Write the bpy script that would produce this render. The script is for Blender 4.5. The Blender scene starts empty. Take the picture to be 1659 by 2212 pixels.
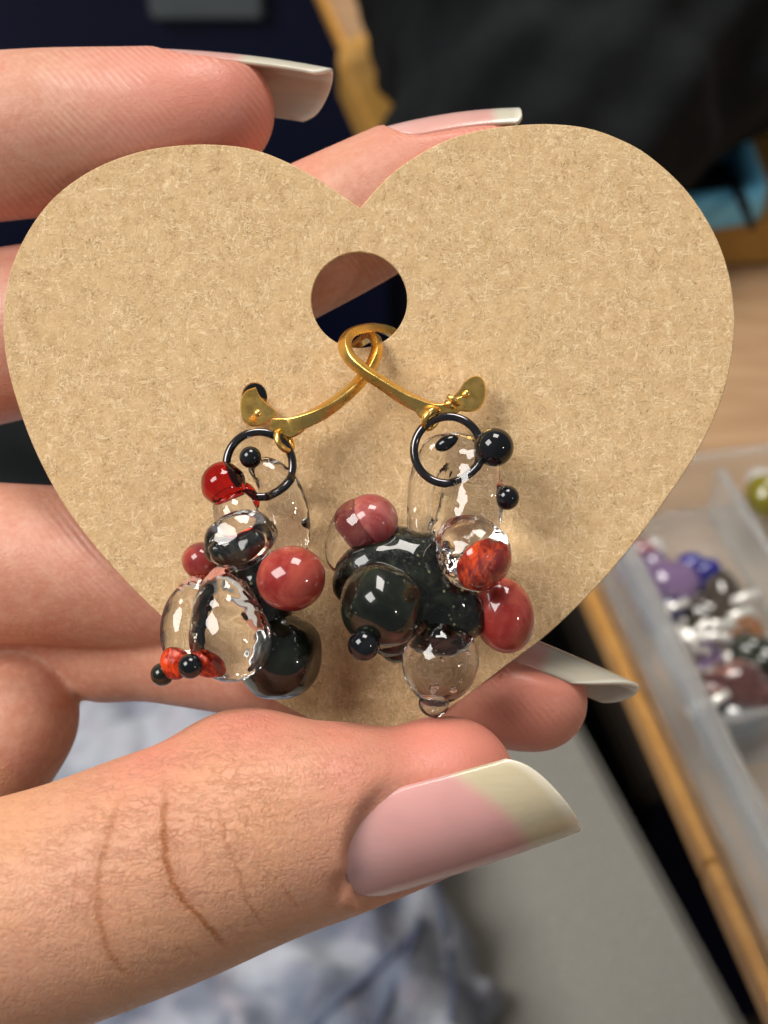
import bpy, math, random
import numpy as np
from mathutils import Matrix, Vector

random.seed(7)
rng = np.random.default_rng(7)
scene = bpy.context.scene
col = scene.collection
R = math.radians

# ------------------------------------------------------------------ camera, world, lamps
PITCH = 40.0
CAM_Z = 0.965
DIST = 140.0           # mm, camera to the card
WIDE = 74.0            # mm seen across the frame at the card
cam_d = bpy.data.cameras.new('camera')
cam_d.sensor_fit = 'HORIZONTAL'
cam_d.sensor_width = 36.0
cam_d.lens = 36.0 * DIST / WIDE
cam_d.clip_start = 0.005
cam_d.clip_end = 50.0
cam_d.dof.use_dof = True
cam_d.dof.focus_distance = 0.1335
cam_d.dof.aperture_fstop = cam_d.lens / 1.7
cam = bpy.data.objects.new('camera', cam_d)
col.objects.link(cam)
cam.location = (0, 0, CAM_Z)
cam.rotation_euler = (R(90 - PITCH), 0, 0)
scene.camera = cam
CAM = Matrix.Translation((0, 0, CAM_Z)) @ Matrix.Rotation(R(90 - PITCH), 4, 'X')
FRAME = CAM @ Matrix.Translation((0, 0, -DIST / 1000))      # the card's frame: x right, y up the card, z out of it

world = bpy.data.worlds.new('World')
scene.world = world
world.use_nodes = True
bg = world.node_tree.nodes['Background']
bg.inputs[0].default_value = (0.92, 0.95, 1.0, 1)
bg.inputs[1].default_value = 0.165


def area_lamp(name, direction, dist, size, power, colour, shape='SQUARE'):
    d = bpy.data.lights.new(name, 'AREA')
    d.shape = shape
    d.size = size
    d.energy = power
    d.color = colour
    o = bpy.data.objects.new(name, d)
    col.objects.link(o)
    v = Vector(direction).normalized() * dist
    p = FRAME @ v
    c = FRAME @ Vector((0, 0, 0))
    o.location = p
    o.rotation_euler = (c - p).to_track_quat('-Z', 'Y').to_euler()
    return o


area_lamp('window_lamp', (-0.62, 0.42, 0.66), 2.0, 1.0, 37.0, (1.0, 0.97, 0.93))
area_lamp('room_lamp', (0.70, -0.06, 0.58), 2.0, 0.12, 3.2, (1.0, 0.90, 0.76), 'DISK')
area_lamp('ceiling_lamp', (0.10, 0.93, 0.34), 2.2, 0.90, 36.0, (1.0, 0.95, 0.88))

scene.view_settings.view_transform = 'Standard'
scene.view_settings.look = 'None'
scene.view_settings.exposure = 0.08
scene.view_settings.gamma = 1.0
scene.view_settings.use_curve_mapping = False
scene.render.engine = 'CYCLES'
scene.cycles.use_denoising = True
scene.cycles.max_bounces = 14
scene.cycles.transmission_bounces = 14
scene.cycles.glossy_bounces = 6
scene.cycles.transparent_max_bounces = 12
scene.cycles.caustics_reflective = True
scene.cycles.caustics_refractive = True
scene.cycles.blur_glossy = 0.1
scene.cycles.sample_clamp_indirect = 25.0

# ------------------------------------------------------------------ coordinates


def D(x, y, z=0.0):
    """photo point (1659 wide) seen at z mm in front of the card -> mm in the card's frame"""
    k = WIDE / 1659 * (DIST - z) / DIST
    return np.array([(x - 829.5) * k, -(y - 1106) * k, z], float)


def S(z=0.0):
    return WIDE / 1659 * (DIST - z) / DIST


def Q(x, y, z=0.0):
    return D(x * 1659 / 768, y * 1659 / 768, z)


def QS(z=0.0):
    return S(z) * 1659 / 768


def G(x, y, zw):
    """photo point on the level plane zw (metres, world)"""
    k = WIDE / 1659 / DIST
    d = Vector(((x - 829.5) * k, -(y - 1106) * k, -1))
    d = CAM.to_3x3() @ d
    t = (zw - CAM_Z) / d.z
    return Vector((0, 0, CAM_Z)) + d * t


# ------------------------------------------------------------------ object helpers
def finish(name, me, mats, smooth=True):
    if not isinstance(mats, (list, tuple)):
        mats = [mats]
    for m in mats:
        me.materials.append(m)
    if smooth:
        me.polygons.foreach_set('use_smooth', [True] * len(me.polygons))
    o = bpy.data.objects.new(name, me)
    col.objects.link(o)
    return o


def mesh_from(name, verts, faces):
    me = bpy.data.meshes.new(name)
    if isinstance(verts, np.ndarray):
        verts = verts.tolist()
    if isinstance(faces, np.ndarray):
        faces = faces.tolist()
    me.from_pydata(verts, [], faces)
    me.update()
    return me


def tag(o, label=None, cat=None, group=None, kind=None):
    if label:
        o['label'] = label
    if cat:
        o['category'] = cat
    if group:
        o['group'] = group
    if kind:
        o['kind'] = kind
    return o


def root_at(name, origin_mm):
    """an Empty in the card's frame"""
    o = bpy.data.objects.new(name, None)
    o.empty_display_size = 0.005
    col.objects.link(o)
    o.matrix_world = FRAME @ Matrix.Translation(Vector(origin_mm) / 1000)
    o['_o'] = [float(c) for c in origin_mm]
    return o


def part(name, verts, faces, mat, parent, smooth=True, level=None):
    """mesh given in mm in the card's frame, child of a root made by root_at (or of a part of it)"""
    o0 = np.array((level or parent)['_o'])
    me = mesh_from(name, (np.asarray(verts, float) - o0) / 1000, faces)
    o = finish(name, me, mat, smooth)
    o.parent = parent
    o['_o'] = [float(c) for c in o0]
    return o


def solo(name, verts, faces, mat, origin, smooth=True):
    o0 = np.array(origin, float)
    me = mesh_from(name, (np.asarray(verts, float) - o0) / 1000, faces)
    o = finish(name, me, mat, smooth)
    o.matrix_world = FRAME @ Matrix.Translation(Vector(o0) / 1000)
    o['_o'] = [float(c) for c in o0]
    return o


# ------------------------------------------------------------------ distance-field modelling
def smin(a, b, k):
    h = np.clip(0.5 + 0.5 * (b - a) / k, 0, 1)
    return b + (a - b) * h - k * h * (1 - h)


def catmull(pts, n):
    P = np.array(pts, float)
    P = np.vstack([2 * P[0] - P[1], P, 2 * P[-1] - P[-2]])
    out = []
    m = len(P) - 3
    for i in range(m):
        p0, p1, p2, p3 = P[i:i + 4]
        for t in np.linspace(0, 1, n, endpoint=False):
            out.append(0.5 * ((2 * p1) + (-p0 + p2) * t + (2 * p0 - 5 * p1 + 4 * p2 - p3) * t * t
                              + (-p0 + 3 * p1 - 3 * p2 + p3) * t ** 3))
    out.append(P[-2])
    return np.array(out)


def seg_dist(X, Y, Z, a, b, ra, rb):
    ab = b - a
    L2 = max(float(ab @ ab), 1e-9)
    t = np.clip(((X - a[0]) * ab[0] + (Y - a[1]) * ab[1] + (Z - a[2]) * ab[2]) / L2, 0, 1)
    dx = X - (a[0] + t * ab[0])
    dy = Y - (a[1] + t * ab[1])
    dz = Z - (a[2] + t * ab[2])
    return np.sqrt(dx * dx + dy * dy + dz * dz) - (ra + t * (rb - ra))


class Field:
    def __init__(self, lo, hi, h):
        self.h = h
        self.lo = np.array(lo, float)
        self.n = np.ceil((np.array(hi, float) - self.lo) / h).astype(int) + 1
        self.F = np.full(self.n, 50.0, np.float32)

    def box(self, lo, hi):
        a = np.clip(np.floor((lo - self.lo) / self.h).astype(int), 0, self.n)
        b = np.clip(np.ceil((hi - self.lo) / self.h).astype(int) + 1, 0, self.n)
        return tuple(slice(int(i), int(j)) for i, j in zip(a, b))

    def axes(self, sl):
        g = [(self.lo[i] + self.h * np.arange(sl[i].start, sl[i].stop)).astype(np.float32) for i in range(3)]
        return g[0][:, None, None], g[1][None, :, None], g[2][None, None, :]

    def chain(self, pts, k=1.0, kin=0.5, margin=5.0, sub=5):
        """pts: rows x,y,z,r; swept union merged into the field"""
        P = catmull(pts, sub) if len(pts) > 1 else np.array(pts, float)
        lo = (P[:, :3] - P[:, 3:4]).min(0) - margin
        hi = (P[:, :3] + P[:, 3:4]).max(0) + margin
        sl = self.box(lo, hi)
        G_ = np.full([s.stop - s.start for s in sl], 50.0, np.float32)
        if min(G_.shape) == 0:
            return
        if len(P) == 1:
            P = np.vstack([P, P + [1e-3, 0, 0, 0]])
        for i in range(len(P) - 1):
            a, b = P[i], P[i + 1]
            l2 = np.minimum(a[:3] - a[3], b[:3] - b[3]) - margin
            h2 = np.maximum(a[:3] + a[3], b[:3] + b[3]) + margin
            s2 = self.box(l2, h2)
            X, Y, Z = self.axes(s2)
            d = seg_dist(X, Y, Z, a[:3], b[:3], a[3], b[3]).astype(np.float32)
            loc = tuple(slice(s2[i_].start - sl[i_].start, s2[i_].stop - sl[i_].start) for i_ in range(3))
            G_[loc] = smin(G_[loc], d, kin)
        self.F[sl] = smin(self.F[sl], G_, k)

    def warp(self, fn):
        X, Y, Z = self.axes(tuple(slice(0, int(n)) for n in self.n))
        self.F = (self.F + fn(X, Y, Z)).astype(np.float32)

    def mesh(self, smooth=2):
        F = self.F
        n = F.shape
        ins = F < 0
        c = np.zeros([m - 1 for m in n], np.int8)
        for i in (0, 1):
            for j in (0, 1):
                for k in (0, 1):
                    c += ins[i:n[0] - 1 + i, j:n[1] - 1 + j, k:n[2] - 1 + k]
        act = (c > 0) & (c < 8)
        idx = np.argwhere(act)
        vid = -np.ones(act.shape, np.int64)
        vid[act] = np.arange(len(idx))
        acc = np.zeros((len(idx), 3))
        cnt = np.zeros(len(idx))
        I, J, K = idx.T
        for ax in range(3):
            o1, o2 = [a for a in range(3) if a != ax]
            for p in (0, 1):
                for q in (0, 1):
                    off = np.zeros(3, int)
                    off[o1] = p
                    off[o2] = q
                    off2 = off.copy()
                    off2[ax] = 1
                    fa = F[I + off[0], J + off[1], K + off[2]]
                    fb = F[I + off2[0], J + off2[1], K + off2[2]]
                    m = (fa < 0) != (fb < 0)
                    t = np.where(m, fa / np.where(np.abs(fa - fb) < 1e-9, 1, fa - fb), 0)
                    pt = np.repeat(off[None, :].astype(float), len(idx), 0)
                    pt[:, ax] = t
                    acc[m] += pt[m]
                    cnt[m] += 1
        V = (idx + acc / np.maximum(cnt, 1)[:, None]) * self.h + self.lo
        quads = []
        for ax in range(3):
            o1, o2 = (ax + 1) % 3, (ax + 2) % 3
            sa = [slice(None)] * 3
            sb = [slice(None)] * 3
            sa[ax] = slice(0, n[ax] - 1)
            sb[ax] = slice(1, n[ax])
            m = ins[tuple(sa)] != ins[tuple(sb)]
            e = np.argwhere(m)
            ok = (e[:, o1] > 0) & (e[:, o2] > 0) & (e[:, o1] < n[o1] - 1) & (e[:, o2] < n[o2] - 1)
            e = e[ok]
            first_in = ins[tuple(e.T)]

            def cell(d1, d2):
                q = e.copy()
                q[:, o1] += d1
                q[:, o2] += d2
                return vid[tuple(q.T)]
            a, b, c_, d = cell(-1, -1), cell(0, -1), cell(0, 0), cell(-1, 0)
            qd = np.stack([a, b, c_, d], 1)
            qd[~first_in] = qd[~first_in][:, ::-1]
            quads.append(qd)
        Qd = np.vstack(quads)
        for it in range(smooth):
            for w in (0.5, -0.3):
                s = np.zeros_like(V)
                k = np.zeros(len(V))
                for a, b in ((0, 1), (1, 2), (2, 3), (3, 0)):
                    np.add.at(s, Qd[:, a], V[Qd[:, b]])
                    np.add.at(s, Qd[:, b], V[Qd[:, a]])
                    np.add.at(k, Qd[:, a], 1)
                    np.add.at(k, Qd[:, b], 1)
                V = V + w * (s / np.maximum(k, 1)[:, None] - V)
        return V, Qd


def blob(chains, h=0.22, k=0.8, kin=0.4, smooth=2, warp=None, squash=None):
    """closed smooth body from chains of x,y,z,r rows (mm)"""
    A = np.vstack([np.array(c, float) for c in chains])
    lo = (A[:, :3] - A[:, 3:4]).min(0) - 1.5
    hi = (A[:, :3] + A[:, 3:4]).max(0) + 1.5
    f = Field(lo, hi, h)
    for c in chains:
        f.chain(c, k=k, kin=kin, margin=2.0 + k)
    if warp:
        f.warp(warp)
    return f.mesh(smooth)


def ball(c, r, seg=40, rings=24, sc=(1, 1, 1), rot=0.0, bump=0.0, seed=0):
    """slightly uneven sphere, mm"""
    th = np.linspace(0, math.pi, rings + 1)[1:-1]
    ph = np.linspace(0, 2 * math.pi, seg, endpoint=False)
    T, P = np.meshgrid(th, ph, indexing='ij')
    v = np.stack([np.sin(T) * np.cos(P), np.cos(T), np.sin(T) * np.sin(P)], -1).reshape(-1, 3)
    v = np.vstack([[0, 1, 0], v, [0, -1, 0]])
    g = np.random.default_rng(seed + 11)
    d = np.ones(len(v))
    for _ in range(4):
        w = g.normal(size=3) * 2.2
        d += bump * 0.5 * np.sin(v @ w + g.uniform(0, 6))
    v = v * d[:, None] * np.array(sc) * r
    ca, sa = math.cos(rot), math.sin(rot)
    v = np.stack([v[:, 0] * ca - v[:, 1] * sa, v[:, 0] * sa + v[:, 1] * ca, v[:, 2]], 1)
    f = []
    n = rings - 1
    for j in range(seg):
        j2 = (j + 1) % seg
        f.append((0, 1 + j2, 1 + j))
        for i in range(n - 1):
            a = 1 + i * seg
            f.append((a + j, a + j2, a + seg + j2, a + seg + j))
        b = 1 + (n - 1) * seg
        f.append((b + j, b + j2, len(v) - 1))
    return v + np.asarray(c), f


def sweep(path, wa, wb, ref=None, ring=14, closed=False, power=2.0):
    """tube along path; half widths wa (along ref side) and wb; superellipse section"""
    P = np.asarray(path, float)
    n = len(P)
    wa = np.broadcast_to(np.asarray(wa, float), n)
    wb = np.broadcast_to(np.asarray(wb, float), n)
    if closed:
        T = np.roll(P, -1, 0) - np.roll(P, 1, 0)
    else:
        T = np.gradient(P, axis=0)
    T /= np.linalg.norm(T, axis=1)[:, None] + 1e-12
    if ref is None:
        N = np.zeros_like(P)
        v = np.array([0.0, 0, 1]) if abs(T[0][2]) < 0.9 else np.array([1.0, 0, 0])
        for i in range(n):
            v = v - T[i] * (v @ T[i])
            v /= np.linalg.norm(v) + 1e-12
            N[i] = v
    else:
        N = np.broadcast_to(np.asarray(ref, float), P.shape).copy()
        N -= T * (N * T).sum(1)[:, None]
        N /= np.linalg.norm(N, axis=1)[:, None] + 1e-9
    B = np.cross(T, N)
    if power >= 9:          # rounded rectangle: flat faces, small round corners
        c_ = []
        for sx, sy, a0 in ((1, 1, 0), (-1, 1, 90), (-1, -1, 180), (1, -1, 270)):
            for q in (0, 30, 60, 90):
                c_.append((sx * 0.8 + 0.2 * math.cos(R(a0 + q)), sy * 0.72 + 0.28 * math.sin(R(a0 + q))))
        ca, sa = np.array(c_).T
        ring = len(ca)
    a = np.linspace(0, 2 * math.pi, ring, endpoint=False)
    if power < 9:
        ca = np.sign(np.cos(a)) * np.abs(np.cos(a)) ** (2 / power)
        sa = np.sign(np.sin(a)) * np.abs(np.sin(a)) ** (2 / power)
    V = (P[:, None, :] + N[:, None, :] * (wa[:, None] * ca[None])[..., None]
         + B[:, None, :] * (wb[:, None] * sa[None])[..., None]).reshape(-1, 3)
    F = []
    m = n if closed else n - 1
    for i in range(m):
        i2 = (i + 1) % n
        for j in range(ring):
            j2 = (j + 1) % ring
            F.append((i * ring + j, i * ring + j2, i2 * ring + j2, i2 * ring + j))
    if not closed:
        F.append(tuple(range(ring))[::-1])
        F.append(tuple((n - 1) * ring + j for j in range(ring)))
    return V, F


def join(*ms):
    V, F, o = [], [], 0
    for v, f in ms:
        v = np.asarray(v, float)
        V.append(v)
        F += [tuple(int(i) + o for i in q) for q in f]
        o += len(v)
    return np.vstack(V), F


# ------------------------------------------------------------------ materials
MAT = {}


class NB:
    def __init__(self, name):
        self.m = bpy.data.materials.new(name)
        self.m.use_nodes = True
        self.t = self.m.node_tree
        self.t.nodes.clear()
        self.out = self.t.nodes.new('ShaderNodeOutputMaterial')
        MAT[name] = self.m

    def n(self, kind, **kw):
        nd = self.t.nodes.new(kind)
        for k, v in kw.items():
            setattr(nd, k, v)
        return nd

    def link(self, a, b):
        self.t.links.new(a, b)

    def setv(self, sock, v):
        if isinstance(v, bpy.types.NodeSocket):
            self.link(v, sock)
        elif isinstance(v, (tuple, list)) and len(v) == 3 and sock.type == 'RGBA':
            sock.default_value = (*v, 1)
        else:
            sock.default_value = v

    def math(self, op, a, b=None, c=None, clamp=False):
        nd = self.n('ShaderNodeMath', operation=op, use_clamp=clamp)
        for i, v in enumerate((a, b, c)):
            if v is not None:
                self.setv(nd.inputs[i], v)
        return nd.outputs[0]

    def coord(self, which='Object'):
        return self.n('ShaderNodeTexCoord').outputs[which]

    def vscale(self, v, s):
        nd = self.n('ShaderNodeMapping')
        self.link(v, nd.inputs[0])
        nd.inputs['Scale'].default_value = s
        return nd.outputs[0]

    def noise(self, v, scale, detail=3, rough=0.5, dist=0.0):
        nd = self.n('ShaderNodeTexNoise')
        if v is not None:
            self.link(v, nd.inputs['Vector'])
        nd.inputs['Scale'].default_value = scale
        nd.inputs['Detail'].default_value = detail
        nd.inputs['Roughness'].default_value = rough
        nd.inputs['Distortion'].default_value = dist
        return nd.outputs[0]

    def vor(self, v, scale, feature='F1', out='Distance'):
        nd = self.n('ShaderNodeTexVoronoi', feature=feature)
        self.link(v, nd.inputs['Vector'])
        nd.inputs['Scale'].default_value = scale
        return nd.outputs[out]

    def ramp(self, v, a, b, lo=0.0, hi=1.0, smooth=True):
        nd = self.n('ShaderNodeMapRange', interpolation_type='SMOOTHSTEP' if smooth else 'LINEAR')
        self.link(v, nd.inputs['Value'])
        nd.inputs['From Min'].default_value = a
        nd.inputs['From Max'].default_value = b
        nd.inputs['To Min'].default_value = lo
        nd.inputs['To Max'].default_value = hi
        return nd.outputs[0]

    def mix(self, f, a, b):
        nd = self.n('ShaderNodeMix', data_type='RGBA')
        self.setv(nd.inputs['Factor'], f)
        self.setv(nd.inputs['A'], a)
        self.setv(nd.inputs['B'], b)
        return nd.outputs['Result']

    def attr(self, name):
        return self.n('ShaderNodeAttribute', attribute_name=name).outputs['Fac']

    def bump(self, h, dist, strength=1.0, normal=None):
        nd = self.n('ShaderNodeBump')
        self.link(h, nd.inputs['Height'])
        nd.inputs['Distance'].default_value = dist
        nd.inputs['Strength'].default_value = strength
        if normal is not None:
            self.link(normal, nd.inputs['Normal'])
        return nd.outputs[0]

    def principled(self, color=(0.5, 0.5, 0.5), rough=0.5, **kw):
        nd = self.n('ShaderNodeBsdfPrincipled')
        self.setv(nd.inputs['Base Color'], color)
        self.setv(nd.inputs['Roughness'], rough)
        for k, v in kw.items():
            self.setv(nd.inputs[k.replace('_', ' ')], v)
        self.link(nd.outputs[0], self.out.inputs['Surface'])
        return nd


def m_card():
    b = NB('kraft_card')
    v = b.coord()
    big = b.noise(v, 90, 3, 0.6)
    mid = b.noise(v, 900, 4, 0.65, 0.4)
    fine = b.noise(v, 3800, 3, 0.7, 0.6)
    c = b.mix(b.ramp(mid, 0.3, 0.7), (0.485, 0.305, 0.142), (0.66, 0.445, 0.232))
    c = b.mix(b.ramp(big, 0.3, 0.7, 0.0, 0.35), c, (0.61, 0.415, 0.205))
    # fibres: thin level lines of warped noise, broken up by another noise
    h = None
    for i, (sc, st, tint, wid, thr) in enumerate((
            (1250, (1, 1, 1), (0.27, 0.145, 0.055), 0.016, 0.47),
            (900, (1.0, 0.6, 1), (0.31, 0.17, 0.065), 0.012, 0.51),
            (1900, (1.0, 0.42, 1), (0.90, 0.70, 0.43), 0.040, 0.42),
            (1250, (0.5, 1.0, 1), (0.88, 0.68, 0.42), 0.030, 0.44),
            (430, (0.30, 1.0, 1), (0.86, 0.66, 0.40), 0.0075, 0.56),
            (400, (1.0, 0.32, 1), (0.82, 0.62, 0.37), 0.0065, 0.57),
            (360, (0.45, 0.9, 1), (0.30, 0.165, 0.06), 0.0045, 0.57))):
        mp = b.n('ShaderNodeMapping')
        b.link(v, mp.inputs[0])
        mp.inputs['Scale'].default_value = st
        mp.inputs['Rotation'].default_value = (0, 0, 0.5 * i)
        mp.inputs['Location'].default_value = (0.013 * i, 0.021 * i, 0.0)
        nz = b.noise(mp.outputs[0], sc, 1.5, 0.55, 0.9)
        line = b.math('ABSOLUTE', b.math('SUBTRACT', nz, 0.5))
        line = b.ramp(line, 0.0, wid, 1.0, 0.0)
        gate = b.ramp(b.noise(mp.outputs[0], sc * 0.55, 2, 0.5), thr, thr + 0.08)
        line = b.math('MULTIPLY', line, gate)
        c = b.mix(b.math('MULTIPLY', line, 0.85 if i < 2 else 0.72), c, tint)
        sgn = b.math('MULTIPLY', line, -0.7 if i < 2 else 0.5)
        h = sgn if h is None else b.math('ADD', h, sgn)
    speck = b.ramp(b.vor(v, 420), 0.0, 0.10, 1.0, 0.0)
    c = b.mix(b.math('MULTIPLY', speck, b.ramp(big, 0.5, 0.62)), c, (0.25, 0.14, 0.06))
    c = b.mix(b.ramp(fine, 0.3, 0.7, 0.0, 0.5), c, (0.80, 0.58, 0.33))
    hh = b.math('ADD', b.math('ADD', b.math('MULTIPLY', mid, 1.4), fine), h)
    p = b.principled(c, 0.86, Specular_IOR_Level=0.18)
    b.link(b.bump(hh, 0.00006, 0.6), p.inputs['Normal'])


def m_skin():
    b = NB('skin')
    v = b.coord()
    tip, fu, fv = b.attr('tip'), b.attr('along'), b.attr('around')
    ridge, knob = b.attr('ridge'), b.attr('thumb')
    big = b.noise(v, 85, 2, 0.5)
    mid = b.noise(v, 420, 4, 0.6)
    c = b.mix(b.ramp(big, 0.32, 0.68), (0.59, 0.295, 0.195), (0.64, 0.30, 0.22))
    c = b.mix(b.ramp(mid, 0.35, 0.7, 0.0, 0.6), c, (0.56, 0.225, 0.145))
    c = b.mix(b.ramp(b.noise(v, 1100, 3, 0.6), 0.35, 0.75, 0.0, 0.4), c, (0.72, 0.42, 0.30))
    c = b.mix(b.math('MULTIPLY', tip, 0.85, clamp=True), c, (0.61, 0.215, 0.155))
    yel = b.math('MULTIPLY', knob, b.ramp(big, 0.25, 0.75, 0.35, 0.95))
    c = b.mix(yel, c, (0.65, 0.335, 0.185))
    c = b.mix(b.math('MULTIPLY', b.attr('flush'), 1.0), c, (0.66, 0.225, 0.165))
    # fine cells of the skin's surface
    st = b.n('ShaderNodeMapping')
    b.link(v, st.inputs[0])
    st.inputs['Rotation'].default_value = (0, 0, 0.35)
    st.inputs['Scale'].default_value = (1.35, 0.8, 1)
    warp = b.n('ShaderNodeVectorMath', operation='ADD')
    nz = b.n('ShaderNodeTexNoise')
    b.link(v, nz.inputs['Vector'])
    nz.inputs['Scale'].default_value = 900
    sc = b.n('ShaderNodeVectorMath', operation='SCALE')
    b.link(nz.outputs['Color'], sc.inputs[0])
    sc.inputs['Scale'].default_value = 0.0009
    b.link(st.outputs[0], warp.inputs[0])
    b.link(sc.outputs[0], warp.inputs[1])
    cell = b.vor(warp.outputs[0], 1700, 'DISTANCE_TO_EDGE')
    cells = b.math('MULTIPLY', b.math('ADD', b.math('MULTIPLY', b.ramp(cell, 0.0, 0.25), 0.35), b.noise(st.outputs[0], 1500, 4, 0.65, 0.5)), b.math('ADD', b.math('MULTIPLY', knob, b.ramp(b.noise(v, 160, 2), 0.35, 0.65, 0.3, 1.0)), 0.15))
    small = b.noise(v, 2600, 3, 0.6)
    # many short lines that net the skin, mostly along the finger
    net = None
    for i, (rot, stx, sty, scl, wid, amp) in enumerate(((0.30, 0.55, 1.5, 1000, 0.035, 0.9), (0.05, 0.6, 1.7, 1400, 0.04, 0.65),
                                                        (-1.1, 0.6, 1.5, 860, 0.025, 0.6), (1.25, 0.7, 1.4, 1200, 0.03, 0.4))):
        mq = b.n('ShaderNodeMapping')
        b.link(v, mq.inputs[0])
        mq.inputs['Rotation'].default_value = (0, 0, -rot)
        mq.inputs['Scale'].default_value = (stx, sty, 1)
        nn = b.noise(mq.outputs[0], scl, 2, 0.55, 0.6)
        ln = b.ramp(b.math('ABSOLUTE', b.math('SUBTRACT', nn, 0.5)), 0.0, wid, amp, 0.0)
        ln = b.math('MULTIPLY', ln, b.ramp(b.noise(mq.outputs[0], scl * 0.4, 2), 0.42, 0.60))
        net = ln if net is None else b.math('MAXIMUM', net, ln)
    net = b.math('MULTIPLY', net, b.math('ADD', b.math('ADD', b.math('MULTIPLY', knob, 0.6), 0.16), b.math('MULTIPLY', b.attr('knuckle'), 0.9)))
    # papillary ridges, across the finger
    mp = b.n('ShaderNodeMapping')
    b.link(v, mp.inputs[0])
    mp.inputs['Rotation'].default_value = (0, 0, -0.75)
    mp.inputs['Scale'].default_value = (1000, 1000, 1000)
    wv = b.n('ShaderNodeTexWave', wave_type='BANDS', bands_direction='X')
    b.link(mp.outputs[0], wv.inputs['Vector'])
    wv.inputs['Scale'].default_value = 0.52
    wv.inputs['Distortion'].default_value = 5.0
    wv.inputs['Detail'].default_value = 0.0
    wv.inputs['Detail Scale'].default_value = 0.22
    rmask = b.math('MULTIPLY', ridge, b.ramp(b.noise(v, 130, 3), 0.42, 0.64, 0.05, 0.9))
    ridg = b.math('MULTIPLY', wv.outputs['Fac'], rmask)
    c = b.mix(b.math('MULTIPLY', ridg, 0.16), c, (0.78, 0.46, 0.35))
    h = b.math('ADD', b.math('MULTIPLY', cells, 0.55), b.math('MULTIPLY', small, 0.35))
    h = b.math('ADD', h, b.math('MULTIPLY', ridg, 0.45))
    h = b.math('SUBTRACT', h, b.math('MULTIPLY', net, 0.55))
    c = b.mix(b.math('MULTIPLY', net, 0.20), c, (0.45, 0.17, 0.08))
    # joint creases of the thumb: curves x = f(y) in the hand's own space
    sep = b.n('ShaderNodeSeparateXYZ')
    b.link(v, sep.inputs[0])
    px, py = sep.outputs[0], sep.outputs[1]
    wob = b.math('MULTIPLY', b.math('SUBTRACT', b.noise(v, 700, 3, 0.6), 0.5), 0.0009)
    total = None
    for pts, wid, amt in CREASES:
        P = np.array([Q(x, y, 20)[:2] for x, y in pts]) / 1000 - HAND_O[:2] / 1000
        y0, y1 = P[-1, 1], P[0, 1]
        x0, x1 = P[:, 0].min() - 1e-4, P[:, 0].max() + 1e-4
        ty = b.ramp(py, y0, y1, 0, 1, smooth=False)
        fc = b.n('ShaderNodeFloatCurve')
        cm = fc.mapping.curves[0]
        Y = (P[:, 1] - y0) / (y1 - y0)
        X = (P[:, 0] - x0) / (x1 - x0)
        o = np.argsort(Y)
        cm.points[0].location = (Y[o[0]], X[o[0]])
        cm.points[1].location = (Y[o[-1]], X[o[-1]])
        for i in o[1:-1]:
            cm.points.new(Y[i], X[i])
        fc.mapping.update()
        b.link(ty, fc.inputs['Value'])
        xx = b.math('ADD', b.math('MULTIPLY', fc.outputs[0], x1 - x0), x0)
        dd = b.math('ABSOLUTE', b.math('ADD', b.math('SUBTRACT', px, xx), wob))
        endm = b.math('MULTIPLY', b.ramp(py, y0 - 0.0003, y0 + 0.0025), b.ramp(py, y1 - 0.0025, y1 + 0.0003, 1, 0))
        ln = b.math('MULTIPLY', b.math('MULTIPLY', b.ramp(dd, 0.0, wid, 1, 0), endm), amt)
        total = ln if total is None else b.math('MAXIMUM', total, ln)
    total = b.math('MULTIPLY', total, b.ramp(knob, 0.3, 0.6))
    c = b.mix(b.math('MULTIPLY', total, 0.85), c, (0.36, 0.115, 0.03))
    h = b.math('SUBTRACT', h, b.math('MULTIPLY', total, 1.3))
    rough = b.ramp(small, 0.3, 0.7, 0.34, 0.50)
    p = b.principled(c, rough, Subsurface_Weight=0.35, Subsurface_Scale=0.0011, Specular_IOR_Level=0.42)
    p.inputs['Subsurface Radius'].default_value = (1.0, 0.36, 0.2)
    b.link(b.bump(h, 0.00017, 0.75), p.inputs['Normal'])


def m_nail(name, bed, tipc):
    b = NB(name)
    v = b.coord()
    free = b.attr('free')
    al = b.attr('along')
    st = b.vscale(v, (0.25, 1.6, 1.6))
    streak = b.noise(st, 1500, 2, 0.5)
    pk = b.mix(b.ramp(b.noise(v, 180, 2), 0.3, 0.7), bed, tuple(min(1, x * 1.12) for x in bed))
    iv = b.mix(b.ramp(streak, 0.3, 0.7), tipc, tuple(x * 0.95 for x in tipc))
    rim = b.ramp(al, 0.93, 1.0)
    iv = b.mix(b.math('MULTIPLY', rim, 0.5), iv, (0.86, 0.84, 0.74))
    moon = b.ramp(al, 0.03, 0.30, 0.35, 0.0)
    pk = b.mix(moon, pk, (0.74, 0.50, 0.48))
    c = b.mix(b.math('MULTIPLY', free, 0.94), pk, iv)
    p = b.principled(c, 0.20, Subsurface_Weight=0.35, Subsurface_Scale=0.0008, Specular_IOR_Level=0.5,
                     Coat_Weight=0.5, Coat_Roughness=0.22)
    p.inputs['Subsurface Radius'].default_value = (1.0, 0.7, 0.5)
    b.link(b.bump(streak, 0.00002, 0.5), p.inputs['Normal'])


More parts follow.
